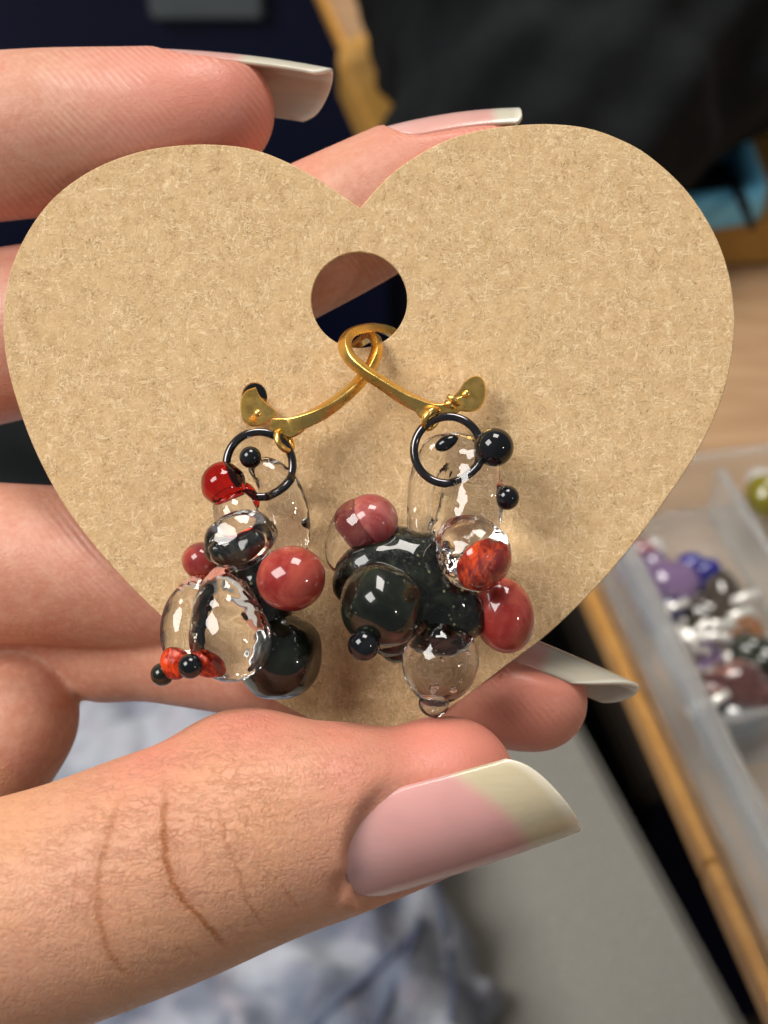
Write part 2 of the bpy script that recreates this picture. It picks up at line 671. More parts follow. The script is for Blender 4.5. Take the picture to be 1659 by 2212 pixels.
def m_simple():
    # clear lampwork glass
    b = NB('clear_glass')
    v = b.coord()
    p = b.principled((0.985, 0.985, 0.98), 0.0, Transmission_Weight=1.0, IOR=1.58)
    b.link(b.bump(b.noise(v, 300, 2.0, 0.5), 0.0009, 0.6), p.inputs['Normal'])
    b = NB('air_in_glass')
    b.principled((1, 1, 1), 0.0, Transmission_Weight=1.0, IOR=0.65)
    b = NB('red_glass')
    p = b.principled((0.55, 0.012, 0.006), 0.0, Transmission_Weight=1.0, IOR=1.5)
    v = b.coord()
    b.link(b.bump(b.noise(v, 400, 2, 0.5), 0.0001, 0.4), p.inputs['Normal'])
    # fiery streaked red glass core
    b = NB('ember_glass')
    v = b.coord()
    st = b.vscale(v, (1.6, 0.7, 1))
    n1 = b.noise(st, 620, 5, 0.75, 0.3)
    c = b.mix(b.ramp(n1, 0.42, 0.60), (0.30, 0.006, 0.002), (0.95, 0.085, 0.008))
    p = b.principled(c, 0.12, Transmission_Weight=0.2, IOR=1.5, Subsurface_Weight=0.2, Subsurface_Scale=0.0008)
    b.link(b.bump(n1, 0.0003, 0.8), p.inputs['Normal'])
    # black glass
    b = NB('black_glass')
    v = b.coord()
    c = b.mix(b.ramp(b.noise(v, 500, 3), 0.4, 0.7), (0.004, 0.0045, 0.006), (0.010, 0.012, 0.014))
    b.principled(c, 0.03, Specular_IOR_Level=0.55)
    # dark olive speckled glass, seen into through a clear skin
    b = NB('dark_speckled_glass')
    v = b.coord()
    sp = b.ramp(b.vor(v, 1500), 0.0, 0.22, 1.0, 0.0)
    gate = b.ramp(b.noise(v, 280, 3, 0.6), 0.50, 0.68)
    c = b.mix(b.ramp(b.noise(v, 300, 4, 0.6, 0.5), 0.35, 0.75), (0.004, 0.006, 0.0035), (0.019, 0.024, 0.014))
    c = b.mix(b.math('MULTIPLY', sp, gate), c, (0.20, 0.21, 0.13))
    p = b.principled(c, 0.3, Specular_IOR_Level=0.1, Coat_Weight=1.0, Coat_Roughness=0.02)
    b.link(b.bump(b.noise(v, 900, 3), 0.0002, 0.25), p.inputs['Normal'])
    # dense dark core with olive frit
    b = NB('dark_core_glass')
    v = b.coord()
    sp = b.ramp(b.vor(v, 1500), 0.0, 0.3, 1.0, 0.0)
    gate = b.ramp(b.noise(v, 420, 3, 0.6), 0.47, 0.58)
    c = b.mix(b.ramp(b.noise(v, 800, 4, 0.6, 0.5), 0.40, 0.7), (0.004, 0.005, 0.004), (0.022, 0.026, 0.016))
    c = b.mix(b.math('MULTIPLY', sp, gate), c, (0.42, 0.42, 0.22))
    p = b.principled(c, 0.3, Specular_IOR_Level=0.1, Coat_Weight=1.0, Coat_Roughness=0.02)
    b.link(b.bump(b.noise(v, 1200, 4), 0.0003, 0.5), p.inputs['Normal'])
    # opaque strawberry red glass
    for nm, a, d, pu in (('strawberry_glass', (0.27, 0.022, 0.018), (0.40, 0.072, 0.050), (0.13, 0.014, 0.03)),
                         ('pink_glass', (0.30, 0.055, 0.055), (0.46, 0.15, 0.13), (0.24, 0.035, 0.045))):
        b = NB(nm)
        v = b.coord()
        n1 = b.noise(v, 260, 4, 0.6, 0.8)
        c = b.mix(b.ramp(n1, 0.38, 0.66), a, d)
        c = b.mix(b.ramp(b.noise(v, 170, 2, 0.5), 0.56, 0.70, 0, 0.85), c, pu)
        c = b.mix(b.ramp(b.noise(v, 2200, 2), 0.62, 0.8, 0, 0.5), c, tuple(min(1, x * 1.5) for x in d))
        b.principled(c, 0.3, Specular_IOR_Level=0.1, Coat_Weight=1.0, Coat_Roughness=0.02,
                     Subsurface_Weight=0.25, Subsurface_Scale=0.0007)
    b = NB('gold_metal')
    v = b.coord()
    n1 = b.noise(v, 350, 3)
    c = b.mix(b.ramp(n1, 0.3, 0.7), (0.86, 0.53, 0.13), (0.92, 0.61, 0.19))
    p = b.principled(c, b.ramp(b.noise(v, 1200, 3), 0.3, 0.7, 0.24, 0.34), Metallic=1.0)
    b.link(b.bump(b.noise(v, 700, 3), 0.00005, 0.4), p.inputs['Normal'])
    b = NB('gunmetal')
    v = b.coord()
    n1 = b.noise(v, 900, 3)
    p = b.principled(b.mix(n1, (0.07, 0.066, 0.07), (0.16, 0.15, 0.155)), 0.15, Metallic=1.0)
    b.link(b.bump(n1, 0.00004, 0.4), p.inputs['Normal'])


def m_background():
    b = NB('seat_fabric')
    v = b.coord()
    n1 = b.noise(v, 480, 4, 0.75)
    c = b.mix(b.ramp(n1, 0.3, 0.7), (0.33, 0.315, 0.275), (0.60, 0.575, 0.505))
    c = b.mix(b.ramp(b.noise(v, 9, 2), 0.3, 0.7, 0, 0.25), c, (0.50, 0.485, 0.44))
    p = b.principled(c, 0.95, Specular_IOR_Level=0.1)
    b.link(b.bump(n1, 0.001, 0.6), p.inputs['Normal'])
    b = NB('denim')
    v = b.coord()
    n1 = b.noise(v, 17, 4, 0.6, 0.6)
    n2 = b.noise(v, 60, 4, 0.65, 1.2)
    c = b.mix(b.ramp(n1, 0.38, 0.62), (0.12, 0.14, 0.195), (0.41, 0.43, 0.48))
    c = b.mix(b.ramp(n2, 0.50, 0.72, 0, 0.7), c, (0.40, 0.345, 0.39))
    c = b.mix(b.ramp(b.noise(v, 48, 3, 0.6, 0.6), 0.56, 0.74, 0, 0.6), c, (0.085, 0.10, 0.15))
    tw = b.n('ShaderNodeTexWave', bands_direction='DIAGONAL')
    b.link(v, tw.inputs['Vector'])
    tw.inputs['Scale'].default_value = 520
    c = b.mix(b.math('MULTIPLY', tw.outputs['Fac'], 0.12), c, (0.60, 0.63, 0.68))
    p = b.principled(c, 0.9, Specular_IOR_Level=0.1)
    b.link(b.bump(n2, 0.004, 0.6), p.inputs['Normal'])
    b = NB('denim_thread')
    b.principled((0.10, 0.12, 0.19), 0.9)
    b = NB('black_cloth')
    v = b.coord()
    c = b.mix(b.noise(v, 130, 3), (0.006, 0.007, 0.008), (0.014, 0.015, 0.016))
    p = b.principled(c, 0.92, Specular_IOR_Level=0.12)
    b.link(b.bump(b.noise(v, 900, 3), 0.0006, 0.5), p.inputs['Normal'])
    b = NB('navy_plastic')
    v = b.coord()
    c = b.mix(b.noise(v, 20, 2), (0.0028, 0.0045, 0.020), (0.0045, 0.007, 0.030))
    b.principled(c, 0.5, Specular_IOR_Level=0.25)
    b = NB('grey_label')
    v = b.coord()
    b.principled(b.mix(b.noise(v, 60, 2), (0.075, 0.09, 0.10), (0.11, 0.125, 0.13)), 0.6)
    for nm, a, d in (('honey_wood', (0.50, 0.235, 0.045), (0.62, 0.31, 0.075)),
                     ('ochre_board', (0.40, 0.205, 0.04), (0.50, 0.27, 0.065)),
                     ('tan_wood', (0.33, 0.19, 0.095), (0.44, 0.275, 0.15))):
        b = NB(nm)
        v = b.coord()
        g = b.noise(b.vscale(v, (1, 9, 1)), 22, 4, 0.6, 0.6)
        c = b.mix(b.ramp(g, 0.3, 0.7), a, d)
        c = b.mix(b.ramp(b.noise(v, 7, 2), 0.35, 0.65, 0, 0.35), c, tuple(x * 0.72 for x in a))
        p = b.principled(c, 0.42, Specular_IOR_Level=0.4)
        b.link(b.bump(g, 0.0004, 0.4), p.inputs['Normal'])
    b = NB('dark_wood')
    v = b.coord()
    b.principled(b.mix(b.noise(v, 18, 3), (0.05, 0.036, 0.024), (0.085, 0.062, 0.042)), 0.7)
    b = NB('dark_floor')
    v = b.coord()
    b.principled(b.mix(b.noise(v, 9, 3), (0.085, 0.065, 0.048), (0.14, 0.105, 0.075)), 0.8)
    b = NB('blue_plastic')
    v = b.coord()
    b.principled(b.mix(b.noise(v, 90, 2), (0.12, 0.46, 0.70), (0.17, 0.54, 0.78)), 0.4)
    # milky clear plastic
    b = NB('frosted_plastic')
    v = b.coord()
    p = b.principled((0.90, 0.925, 0.93), 0.22, Transmission_Weight=0.88, IOR=1.2)
    b.link(b.bump(b.noise(v, 300, 3), 0.0003, 0.3), p.inputs['Normal'])
    b = NB('clear_plastic')
    b.principled((0.93, 0.95, 0.95), 0.12, Transmission_Weight=0.9, IOR=1.25)
    b = NB('silver_lined_glass')
    b.principled((0.93, 0.90, 0.83), 0.16, Metallic=0.45, Coat_Weight=1.0)
    for nm, c, tr in (('cobalt_glass', (0.010, 0.012, 0.28), 0.2), ('lilac_glass', (0.30, 0.19, 0.36), 0.3),
                      ('rose_glass', (0.46, 0.20, 0.21), 0.3), ('milk_glass', (0.72, 0.68, 0.64), 0.2),
                      ('indigo_glass', (0.030, 0.020, 0.10), 0.1), ('smoke_glass', (0.08, 0.06, 0.04), 0.3),
                      ('moss_glass', (0.030, 0.038, 0.022), 0.1), ('steel_blue_glass', (0.40, 0.48, 0.52), 0.8),
                      ('wine_glass', (0.50, 0.22, 0.19), 0.85), ('olive_glass', (0.30, 0.25, 0.012), 0.3),
                      ('amber_glass', (0.50, 0.20, 0.06), 0.4)):
        b = NB(nm)
        v = b.coord()
        b.principled(b.mix(b.noise(v, 300, 3), tuple(x * 0.75 for x in c), c), 0.08, Transmission_Weight=tr,
                     Coat_Weight=1.0, Coat_Roughness=0.03)


CREASES = [
    ([(115.6, 800), (107, 846), (103, 895), (108, 924), (118, 956), (149, 985)], 0.00062, 0.62),
    ([(160, 784), (165, 826), (172, 866), (182, 889), (206, 920), (229, 958)], 0.00060, 1.0),
    ([(216, 798), (231, 846), (249, 901), (272, 943)], 0.00035, 0.40),
    ([(279, 878), (289, 898), (303, 922)], 0.00032, 0.60),
    ([(185, 936), (192, 950), (205, 966)], 0.00034, 0.66),
    ([(145, 902), (149, 916), (156, 934)], 0.00030, 0.45),
    ([(252, 850), (270, 872), (300, 895)], 0.00026, 0.25),
    ([(163, 790), (169, 840), (178, 880), (196, 908), (218, 940)], 0.0016, 0.34),
    ([(113, 810), (105, 850), (104, 900), (112, 935), (130, 965)], 0.0015, 0.26),
    ([(240, 800), (252, 832), (268, 862)], 0.00030, 0.30),
    ([(262, 792), (276, 822), (296, 850)], 0.00028, 0.26),
    ([(196, 800), (204, 840), (216, 872)], 0.00028, 0.22),
    ([(84, 850), (80, 890), (88, 930)], 0.00030, 0.24),
    ([(132, 880), (134, 905), (142, 940)], 0.00026, 0.25),
    ([(226, 915), (236, 935), (252, 955)], 0.00026, 0.30),
]
HAND_O = np.array([-88.0, -30.0, -14.0])

m_card()
m_skin()
m_nail('nail_thumb', (0.57, 0.295, 0.275), (0.54, 0.475, 0.31))
m_nail('nail_pale', (0.57, 0.31, 0.265), (0.54, 0.51, 0.40))
m_simple()
m_background()

# ------------------------------------------------------------------ the setting
SEAT_Z, TABLE_Z = 0.45, 0.72


def wbox(name, corners_xy, z0, z1, mat, parent=None, bevel=0.002, origin=None, segs=2):
    """prism over a polygon (world metres); corners counter-clockwise"""
    import bmesh
    bm = bmesh.new()
    vs = [bm.verts.new((p[0], p[1], z0)) for p in corners_xy]
    f = bm.faces.new(vs)
    r = bmesh.ops.extrude_face_region(bm, geom=[f])
    for e in r['geom']:
        if isinstance(e, bmesh.types.BMVert):
            e.co.z = z1
    bmesh.ops.recalc_face_normals(bm, faces=bm.faces)
    if bevel:
        bmesh.ops.bevel(bm, geom=list(bm.edges), offset=bevel, segments=segs, affect='EDGES', clamp_overlap=True)
    o0 = Vector(origin) if origin is not None else (parent.matrix_world.translation.copy() if parent else
                                                    Vector((sum(p[0] for p in corners_xy) / len(corners_xy),
                                                            sum(p[1] for p in corners_xy) / len(corners_xy), z0)))
    bmesh.ops.translate(bm, verts=bm.verts, vec=-o0)
    me = bpy.data.meshes.new(name)
    bm.to_mesh(me)
    bm.free()
    o = finish(name, me, mat, smooth=False)
    if parent:
        o.parent = parent
    else:
        o.matrix_world = Matrix.Translation(o0)
    return o


def wempty(name, loc):
    o = bpy.data.objects.new(name, None)
    o.empty_display_size = 0.02
    col.objects.link(o)
    o.matrix_world = Matrix.Translation(loc)
    return o


fl = wbox('floor', [(-2, -1.2), (2, -1.2), (2, 3), (-2, 3)], -0.05, 0.0, MAT['dark_floor'], bevel=0)
tag(fl, kind='structure')

# grey seat the person sits on: its right side runs along a photographed line
e1, e2 = G(1262, 1560, SEAT_Z), G(1622, 2212, SEAT_Z)
u = (e1 - e2).normalized()
a_far = e2 + u * 0.62
a_near = e2 - u * 0.35
seat = wempty('bench_seat', (a_near.x - 0.45, a_near.y + 0.35, 0))
poly = [(a_near.x, a_near.y), (a_far.x, a_far.y), (a_far.x - 0.95, a_far.y + 0.30), (a_near.x - 0.95, a_near.y + 0.1)]
wbox('seat_cushion', poly, SEAT_Z - 0.10, SEAT_Z, MAT['seat_fabric'], seat, bevel=0.007, segs=3)
cx = sum(p[0] for p in poly) / 4
cy = sum(p[1] for p in poly) / 4
sh = [(cx + (p[0] - cx) * 0.94, cy + (p[1] - cy) * 0.94) for p in poly]
wbox('seat_base', sh, 0.0, SEAT_Z - 0.103, MAT['dark_wood'], seat, bevel=0.004)
tag(seat, 'grey fabric seat that the jeans rest on', 'seat')

# work table: its honey coloured edge runs along a photographed line
t1, t2 = G(1274, 1308, TABLE_Z), G(1582, 2001, TABLE_Z)
te = (t1 - t2).normalized()                       # along the edge, away from the camera
tr = Vector((te.y, -te.x, 0))                      # to the right, over the table
table = wempty('work_table', (t2.x + tr.x * 0.4, t2.y + tr.y * 0.4 + 0.2, 0))


def tp(along, across, z=TABLE_Z):
    p = t2 + te * along + tr * across
    return Vector((p.x, p.y, z))


L_near, L_far, L_w = -0.30, 0.70, 0.70
wbox('table_top', [tp(L_near, 0.0033)[:2], tp(L_near, L_w)[:2], tp(L_far, L_w)[:2], tp(L_far, 0.0033)[:2]],
     TABLE_Z - 0.007, TABLE_Z, MAT['tan_wood'], table, bevel=0.0008)
joint = (G(1520, 1868, TABLE_Z) - t2).dot(te)
for a, b_ in ((L_near, joint - 0.0002), (joint + 0.0002, L_far)):
    wbox('edge_strip', [tp(a, 0)[:2], tp(a, 0.003)[:2], tp(b_, 0.003)[:2], tp(b_, 0)[:2]],
         TABLE_Z - 0.0055, TABLE_Z + 0.0008, MAT['honey_wood'], table, bevel=0.0004)
for a, c in ((L_near + 0.08, 0.30), (L_near + 0.08, 0.74), (L_far - 0.08, 0.08), (L_far - 0.08, 0.74)):
    q = [tp(a - 0.025, c - 0.025)[:2], tp(a - 0.025, c + 0.025)[:2], tp(a + 0.025, c + 0.025)[:2], tp(a + 0.025, c - 0.025)[:2]]
    wbox('leg', q, 0.0, TABLE_Z - 0.0075, MAT['dark_wood'], table, bevel=0.002)
tag(table, 'tan wooden table with honey coloured edge strip under the clear bead box', 'table')

# dark drawer crate in the shadow under the table
q = G(1300, 1600, 0.28)
crate = wempty('storage_crate', (q.x + 0.12, q.y + 0.12, 0.0))
cc = Vector((q.x, q.y, 0)) + tr * 0.16


def cp(a, c):
    p = cc + te * a + tr * c
    return (p.x, p.y)


wbox('crate_body', [cp(-0.05, -0.15), cp(-0.05, 0.12), cp(0.28, 0.12), cp(0.28, -0.15)], 0.0, 0.28,
     MAT['navy_plastic'], crate, bevel=0.006)
wbox('crate_lid', [cp(-0.058, -0.158), cp(-0.058, 0.128), cp(0.288, 0.128), cp(0.288, -0.158)], 0.282, 0.30,
     MAT['dark_wood'], crate, bevel=0.005)
tag(crate, 'dark lidded crate in the shadow below the table edge', 'crate')

# navy storage bin behind the hand
bl, br = G(-160, 500, SEAT_Z + 0.1), G(830, 500, SEAT_Z + 0.1)
yb = 0.70
xl, xr = -0.62, 0.0135
nb = wempty('storage_bin', ((xl + xr) / 2, yb + 0.12, 0.0))
wbox('bin_body', [(xl, yb), (xr, yb), (xr - 0.02, yb + 0.24), (xl, yb + 0.24)], 0.0, 0.735, MAT['navy_plastic'], nb, bevel=0.012, segs=3)
wbox('rim', [(xl - 0.012, yb - 0.014), (xr + 0.012, yb - 0.014), (xr, yb + 0.254), (xl - 0.012, yb + 0.254)],
     0.7355, 0.757, MAT['navy_plastic'], nb, bevel=0.004)


def on_front(x, y, yw):
    k = WIDE / 1659 / DIST
    d = CAM.to_3x3() @ Vector(((x - 829.5) * k, -(y - 1106) * k, -1))
    return Vector((0, 0, CAM_Z)) + d * (yw / d.y)


pa, pb = on_front(318, -60, yb), on_front(572, 33, yb)
wbox('label_plate', [(pa.x, yb - 0.007), (pb.x, yb - 0.007), (pb.x, yb - 0.0005), (pa.x, yb - 0.0005)],
     pb.z, min(pa.z, 0.7345), MAT['grey_label'], nb, bevel=0.002)
tag(nb, 'navy blue plastic storage bin with grey label plate behind the fingers', 'bin')

# ochre board under the black bag
BZ = TABLE_Z + 0.018
q0 = G(728, 118, BZ)
q1 = G(905, 505, BZ)
q2 = G(1700, 470, BZ)
q3 = G(1720, 60, BZ)
q4 = G(770, 70, BZ)
q5 = G(740, 86, BZ)
board = wbox('wooden_board', [q1[:2], q2[:2], q3[:2], q4[:2], q5[:2], q0[:2]], TABLE_Z + 0.0005, BZ, MAT['ochre_board'], bevel=0.002)
tag(board, 'ochre wooden board with a rounded corner lying under the black bag', 'board')


def wblob(name, chains, mat, h, k, label, cat, warp=None, kin=None, base=None, smooth=2):
    """chains in millimetres, world axes"""
    A = np.vstack([np.array(c, float) for c in chains])
    lo = (A[:, :3] - A[:, 3:4]).min(0) - 3 * h - 4
    hi = (A[:, :3] + A[:, 3:4]).max(0) + 3 * h + 4
    f = Field(lo, hi, h)
    for c in chains:
        f.chain(c, k=k, kin=kin or k * 0.5, margin=k + 8)
    if warp:
        f.warp(warp)
    if base is not None:
        Z = f.axes(tuple(slice(0, int(n)) for n in f.n))[2]
        f.F = np.maximum(f.F, (base - Z)).astype(np.float32)
    V, F = f.mesh(smooth)
    o0 = np.array([V[:, 0].mean(), V[:, 1].mean(), V[:, 2].min()])
    o = finish(name, mesh_from(name, (V - o0) / 1000, F), mat)
    o.matrix_world = Matrix.Translation(Vector(o0) / 1000)
    tag(o, label, cat)
    return o


def gm(x, y, zw, r):
    p = G(x, y, zw) * 1000
    return [p.x, p.y, p.z, r]


# the black bag: slumped fabric with long folds
def bag_warp(X, Y, Z):
    return (3.0 * np.sin(X * 0.115 + Y * 0.055 + 1.5 * np.sin(Z * 0.05 + X * 0.03))
            + 2.0 * np.sin(X * 0.21 - Z * 0.16 + 1.2 * np.sin(Y * 0.07)) + 1.1 * np.sin(Y * 0.25 + X * 0.09 + Z * 0.11))


bz = BZ
bag_chains = [
    [gm(955, 290, bz + 0.012, 14), gm(1080, 330, bz + 0.020, 24), gm(1190, 320, bz + 0.022, 22), gm(1270, 235, bz + 0.020, 16)],
    [gm(893, 215, bz + 0.010, 12), gm(893, 130, bz + 0.012, 12), gm(980, 90, bz + 0.02, 24), gm(1300, 60, bz + 0.035, 38), gm(1640, -30, bz + 0.03, 24)],
    [gm(1060, 200, bz + 0.03, 32), gm(1300, 190, bz + 0.04, 40), gm(1390, 80, bz + 0.03, 24), gm(1560, 30, bz + 0.02, 14), gm(1720, 30, bz + 0.02, 14)],
    [gm(960, -20, bz + 0.03, 34), gm(1300, -60, bz + 0.06, 60), gm(1700, -60, bz + 0.05, 44)],
]
wblob('fabric_bag', bag_chains, MAT['black_cloth'], 3.4, 10, 'slumped black fabric bag with soft folds on the ochre board', 'bag',
      warp=bag_warp, base=BZ * 1000 + 0.5)

# light blue frame with a black pad inside, leaning on the board's front
bf = [(1385, 375), (1592, 318), (1634, 440), (1450, 466)]
BFZ = BZ + 0.0008
pts = [G(x, y, BFZ + 0.004) * 1000 for x, y in bf]
cen = sum((p for p in pts), Vector()) / 4
fr = wempty('plastic_holder', Vector((cen.x, cen.y, BFZ * 1000)) / 1000)
ring = []
for i in range(4):
    a, b_, c = pts[i - 1], pts[i], pts[(i + 1) % 4]
    d1, d2 = (a - b_).normalized(), (c - b_).normalized()
    p, q = b_ + d1 * 7, b_ + d2 * 7
    for t in np.linspace(0, 1, 7):
        ring.append((p * (1 - t) ** 2 + b_ * 2 * t * (1 - t) + q * t * t)[:])
ringa = np.array(ring) / 1000 - np.array(fr.matrix_world.translation)
Vr, Fr = sweep(ringa, 0.0062, 0.0042, ref=(0, 0, 1), closed=True, ring=16, power=3)
o = finish('rim', mesh_from('rim', Vr, Fr), MAT['blue_plastic'])
o.parent = fr
inn = [cen + (p - cen) * 0.92 for p in pts]
wbox('black_pad', [(p.x / 1000, p.y / 1000) for p in inn[::-1]], BFZ + 0.0002, BFZ + 0.003, MAT['black_cloth'], fr, bevel=0.0008)
tag(fr, 'light blue plastic frame around a black pad next to the black bag', 'holder')
sa, sb = G(1590, 395, BFZ + 0.011), G(1624, 492, BFZ + 0.011)
so = (sa + sb) / 2
Vs, Fs = sweep(np.array([sa[:], ((sa + sb) / 2)[:], sb[:]]) - np.array(so[:]), [0.0013, 0.0017, 0.001], [0.0013, 0.0017, 0.001], ring=10)
st = finish('black_stick', mesh_from('black_stick', Vs, Fs), MAT['black_cloth'])
st.matrix_world = Matrix.Translation(so)
tag(st, 'thin black stick lying across the light blue frame', 'stick')

# dark garment beside the jeans
wblob('dark_garment', [
    [gm(-150, 1180, SEAT_Z + 0.03, 55), gm(150, 1300, SEAT_Z + 0.03, 55), gm(420, 1370, SEAT_Z + 0.025, 36), gm(650, 1370, SEAT_Z + 0.015, 30)],
    [gm(120, 1440, SEAT_Z + 0.02, 26), gm(300, 1450, SEAT_Z + 0.022, 24), gm(460, 1430, SEAT_Z + 0.02, 20)],
    [gm(-100, 950, SEAT_Z + 0.02, 60), gm(300, 980, SEAT_Z + 0.02, 70), gm(620, 1080, SEAT_Z + 0.01, 60)]],
    MAT['black_cloth'], 5.0, 14, 'dark rumpled garment on the grey seat beyond the jeans', 'garment',
    warp=lambda X, Y, Z: 4 * np.sin(X * 0.06 + 2 * np.sin(Y * 0.03)) + 2.5 * np.sin(Y * 0.12 + X * 0.05), base=SEAT_Z * 1000 + 0.5)


# the jeans: one leg lying over the seat
def jean_warp(X, Y, Z):
    w = 3.6 * np.sin(X * 0.16 + Y * 0.075 + 1.6 * np.sin(Y * 0.035 + Z * 0.03))
    w = w + 2.8 * np.sin(-X * 0.10 + Y * 0.17 + 1.3 * np.sin(X * 0.07))
    w = w + 1.3 * np.sin(X * 0.33 - Y * 0.12 + 2.0 * np.sin(Y * 0.06 + X * 0.05))
    return w


JZ = SEAT_Z - 0.022
jean_chains = [
    [gm(330, 1590, JZ, 42), gm(470, 1690, JZ + 0.006, 64), gm(560, 1960, JZ + 0.01, 76), gm(600, 2300, JZ + 0.01, 82), gm(620, 2700, JZ + 0.01, 88)],
    [gm(200, 1640, JZ - 0.005, 44), gm(180, 1900, JZ, 70), gm(120, 2300, JZ, 82), gm(80, 2700, JZ, 86)],
    [gm(560, 1590, JZ - 0.012, 34), gm(760, 1800, JZ - 0.012, 40), gm(860, 2060, JZ - 0.02, 30), gm(880, 2300, JZ - 0.02, 32)],
]
jeans = wempty('jeans', (G(500, 1900, SEAT_Z).x, G(500, 1900, SEAT_Z).y, SEAT_Z))
jo = wblob('denim_leg', jean_chains, MAT['denim'], 3.2, 12, None, None, warp=jean_warp, base=SEAT_Z * 1000 + 0.6)
M0 = jo.matrix_world.copy()
jo.parent = jeans
jo.matrix_world = M0
jo.matrix_parent_inverse = jeans.matrix_world.inverted()
jo.matrix_basis = M0
tag(jeans, 'faded blue acid wash denim jeans lying over the grey seat', 'jeans')
# seams laid on the cloth
dg = bpy.context.evaluated_depsgraph_get()
dg.update()


def drape(pts_px, zt=0.9):
    res = []
    inv = jo.matrix_world.inverted()
    for x, y in pts_px:
        d = CAM.to_3x3() @ Vector(((x - 829.5) * WIDE / 1659 / DIST, -(y - 1106) * WIDE / 1659 / DIST, -1))
        ok, loc, nor, _ = jo.ray_cast(inv @ Vector((0, 0, CAM_Z)), (inv.to_3x3() @ d).normalized())
        if ok:
            res.append((jo.matrix_world @ (loc + nor * 0.0006))[:])
    return np.array(res)


for px in ([(905, 2000), (850, 2060), (790, 2110), (730, 2160), (690, 2205), (640, 2260)],
           [(905, 1985), (880, 2060), (850, 2130), (815, 2205), (790, 2270)],
           [(930, 1915), (955, 1985), (972, 2060), (975, 2140), (972, 2210)]):
    P = drape(px)
    if len(P) > 2:
        Vs, Fs = sweep(catmull(P, 5) - np.array(jeans.matrix_world.translation), 0.0012, 0.0012, ring=8)
        o = finish('seam', mesh_from('seam', Vs, Fs), MAT['denim_thread'])
        o.parent = jeans

# ------------------------------------------------------------------ clear bead box
box_e = G(1352, 1175, TABLE_Z + 0.024)
box_f = G(1659, 1790, TABLE_Z + 0.024)
bo = wempty('bead_box', (0, 0, 0))
c_left = (box_e - t2).dot(tr)
c_left2 = (box_f - t2).dot(tr)
CL = 0.0048
a_farw = (G(1500, 1100, TABLE_Z + 0.003) - t2).dot(te)
a_div = (G(1640, 1650, TABLE_Z + 0.003) - t2).dot(te)
a_nearw = (G(1659, 2180, TABLE_Z + 0.003) - t2).dot(te) - 0.05
c_div = (G(1622, 1280, TABLE_Z + 0.003) - t2).dot(tr)
CR = c_div + 0.16
WH = 0.019
bo.matrix_world = Matrix.Translation(tp((a_farw + a_nearw) / 2, (CL + CR) / 2, TABLE_Z + 0.001))


def tq(a0, a1, c0, c1):
    return [tp(a0, c0)[:2], tp(a0, c1)[:2], tp(a1, c1)[:2], tp(a1, c0)[:2]]


Z0 = TABLE_Z + 0.0012
wbox('base', tq(a_nearw, a_farw, CL, CR), Z0, Z0 + 0.0016, MAT['clear_plastic'], bo, bevel=0.0003)
zb = Z0 + 0.0018
WT = 0.0030
for a0, a1, c0, c1 in ((a_nearw + WT, a_farw - WT, CL, CL + WT), (a_nearw + WT, a_farw - WT, CR - WT, CR)):
    wbox('side_wall', tq(a0, a1, c0, c1), zb, zb + WH, MAT['frosted_plastic'], bo, bevel=0.0007)
wbox('end_wall', tq(a_farw - WT + 0.0002, a_farw, CL, CR), zb, zb + WH, MAT['frosted_plastic'], bo, bevel=0.0007)
wbox('end_wall', tq(a_nearw, a_nearw + WT - 0.0002, CL, CR), zb, zb + WH, MAT['frosted_plastic'], bo, bevel=0.0007)
wbox('divider', tq(a_div, a_div + 0.0022, CL + WT + 0.0002, CR - WT - 0.0002), zb, zb + WH - 0.003, MAT['frosted_plastic'], bo, bevel=0.0005)
wbox('divider', tq(a_div + 0.0025, a_farw - WT - 0.0002, c_div, c_div + 0.0022), zb, zb + WH - 0.003, MAT['frosted_plastic'], bo, bevel=0.0005)
wbox('flange', tq(a_nearw, a_farw, CL - 0.0014, CL - 0.0003), zb + WH - 0.005, zb + WH + 0.001, MAT['frosted_plastic'], bo, bevel=0.0012)
tag(bo, 'clear plastic compartment box full of loose glass beads', 'box')

# loose beads inside: each its own thing
BB = zb + 0.0002


def inside(p, m):
    d = p - t2
    a = min(max(d.dot(te), a_div + 0.0022 + m), a_farw - WT - m) if d.dot(tr) < c_div else d.dot(te)
    c = max(d.dot(tr), CL + WT + m)
    if d.dot(tr) < c_div:
        c = min(c, c_div - m)
    else:
        c = max(c, c_div + 0.0022 + m)
    q_ = t2 + te * a + tr * c
    return Vector((q_.x, q_.y, p.z))


def world_ball(name, x, y, r, mat, label, group=None, sc=(1, 1, 1), lift=0.0, seed=0, hole=False):
    c = inside(G(x, y, BB + r * 0.9 + lift), r * 1.05)
    v, f = ball((0, 0, 0), r, 20, 12, sc, rot=seed * 0.7, bump=0.10, seed=seed)
    o = finish(name, mesh_from(name, v, f), MAT[mat])
    o.matrix_world = Matrix.Translation(c)
    tag(o, label, 'bead', group)
    return o


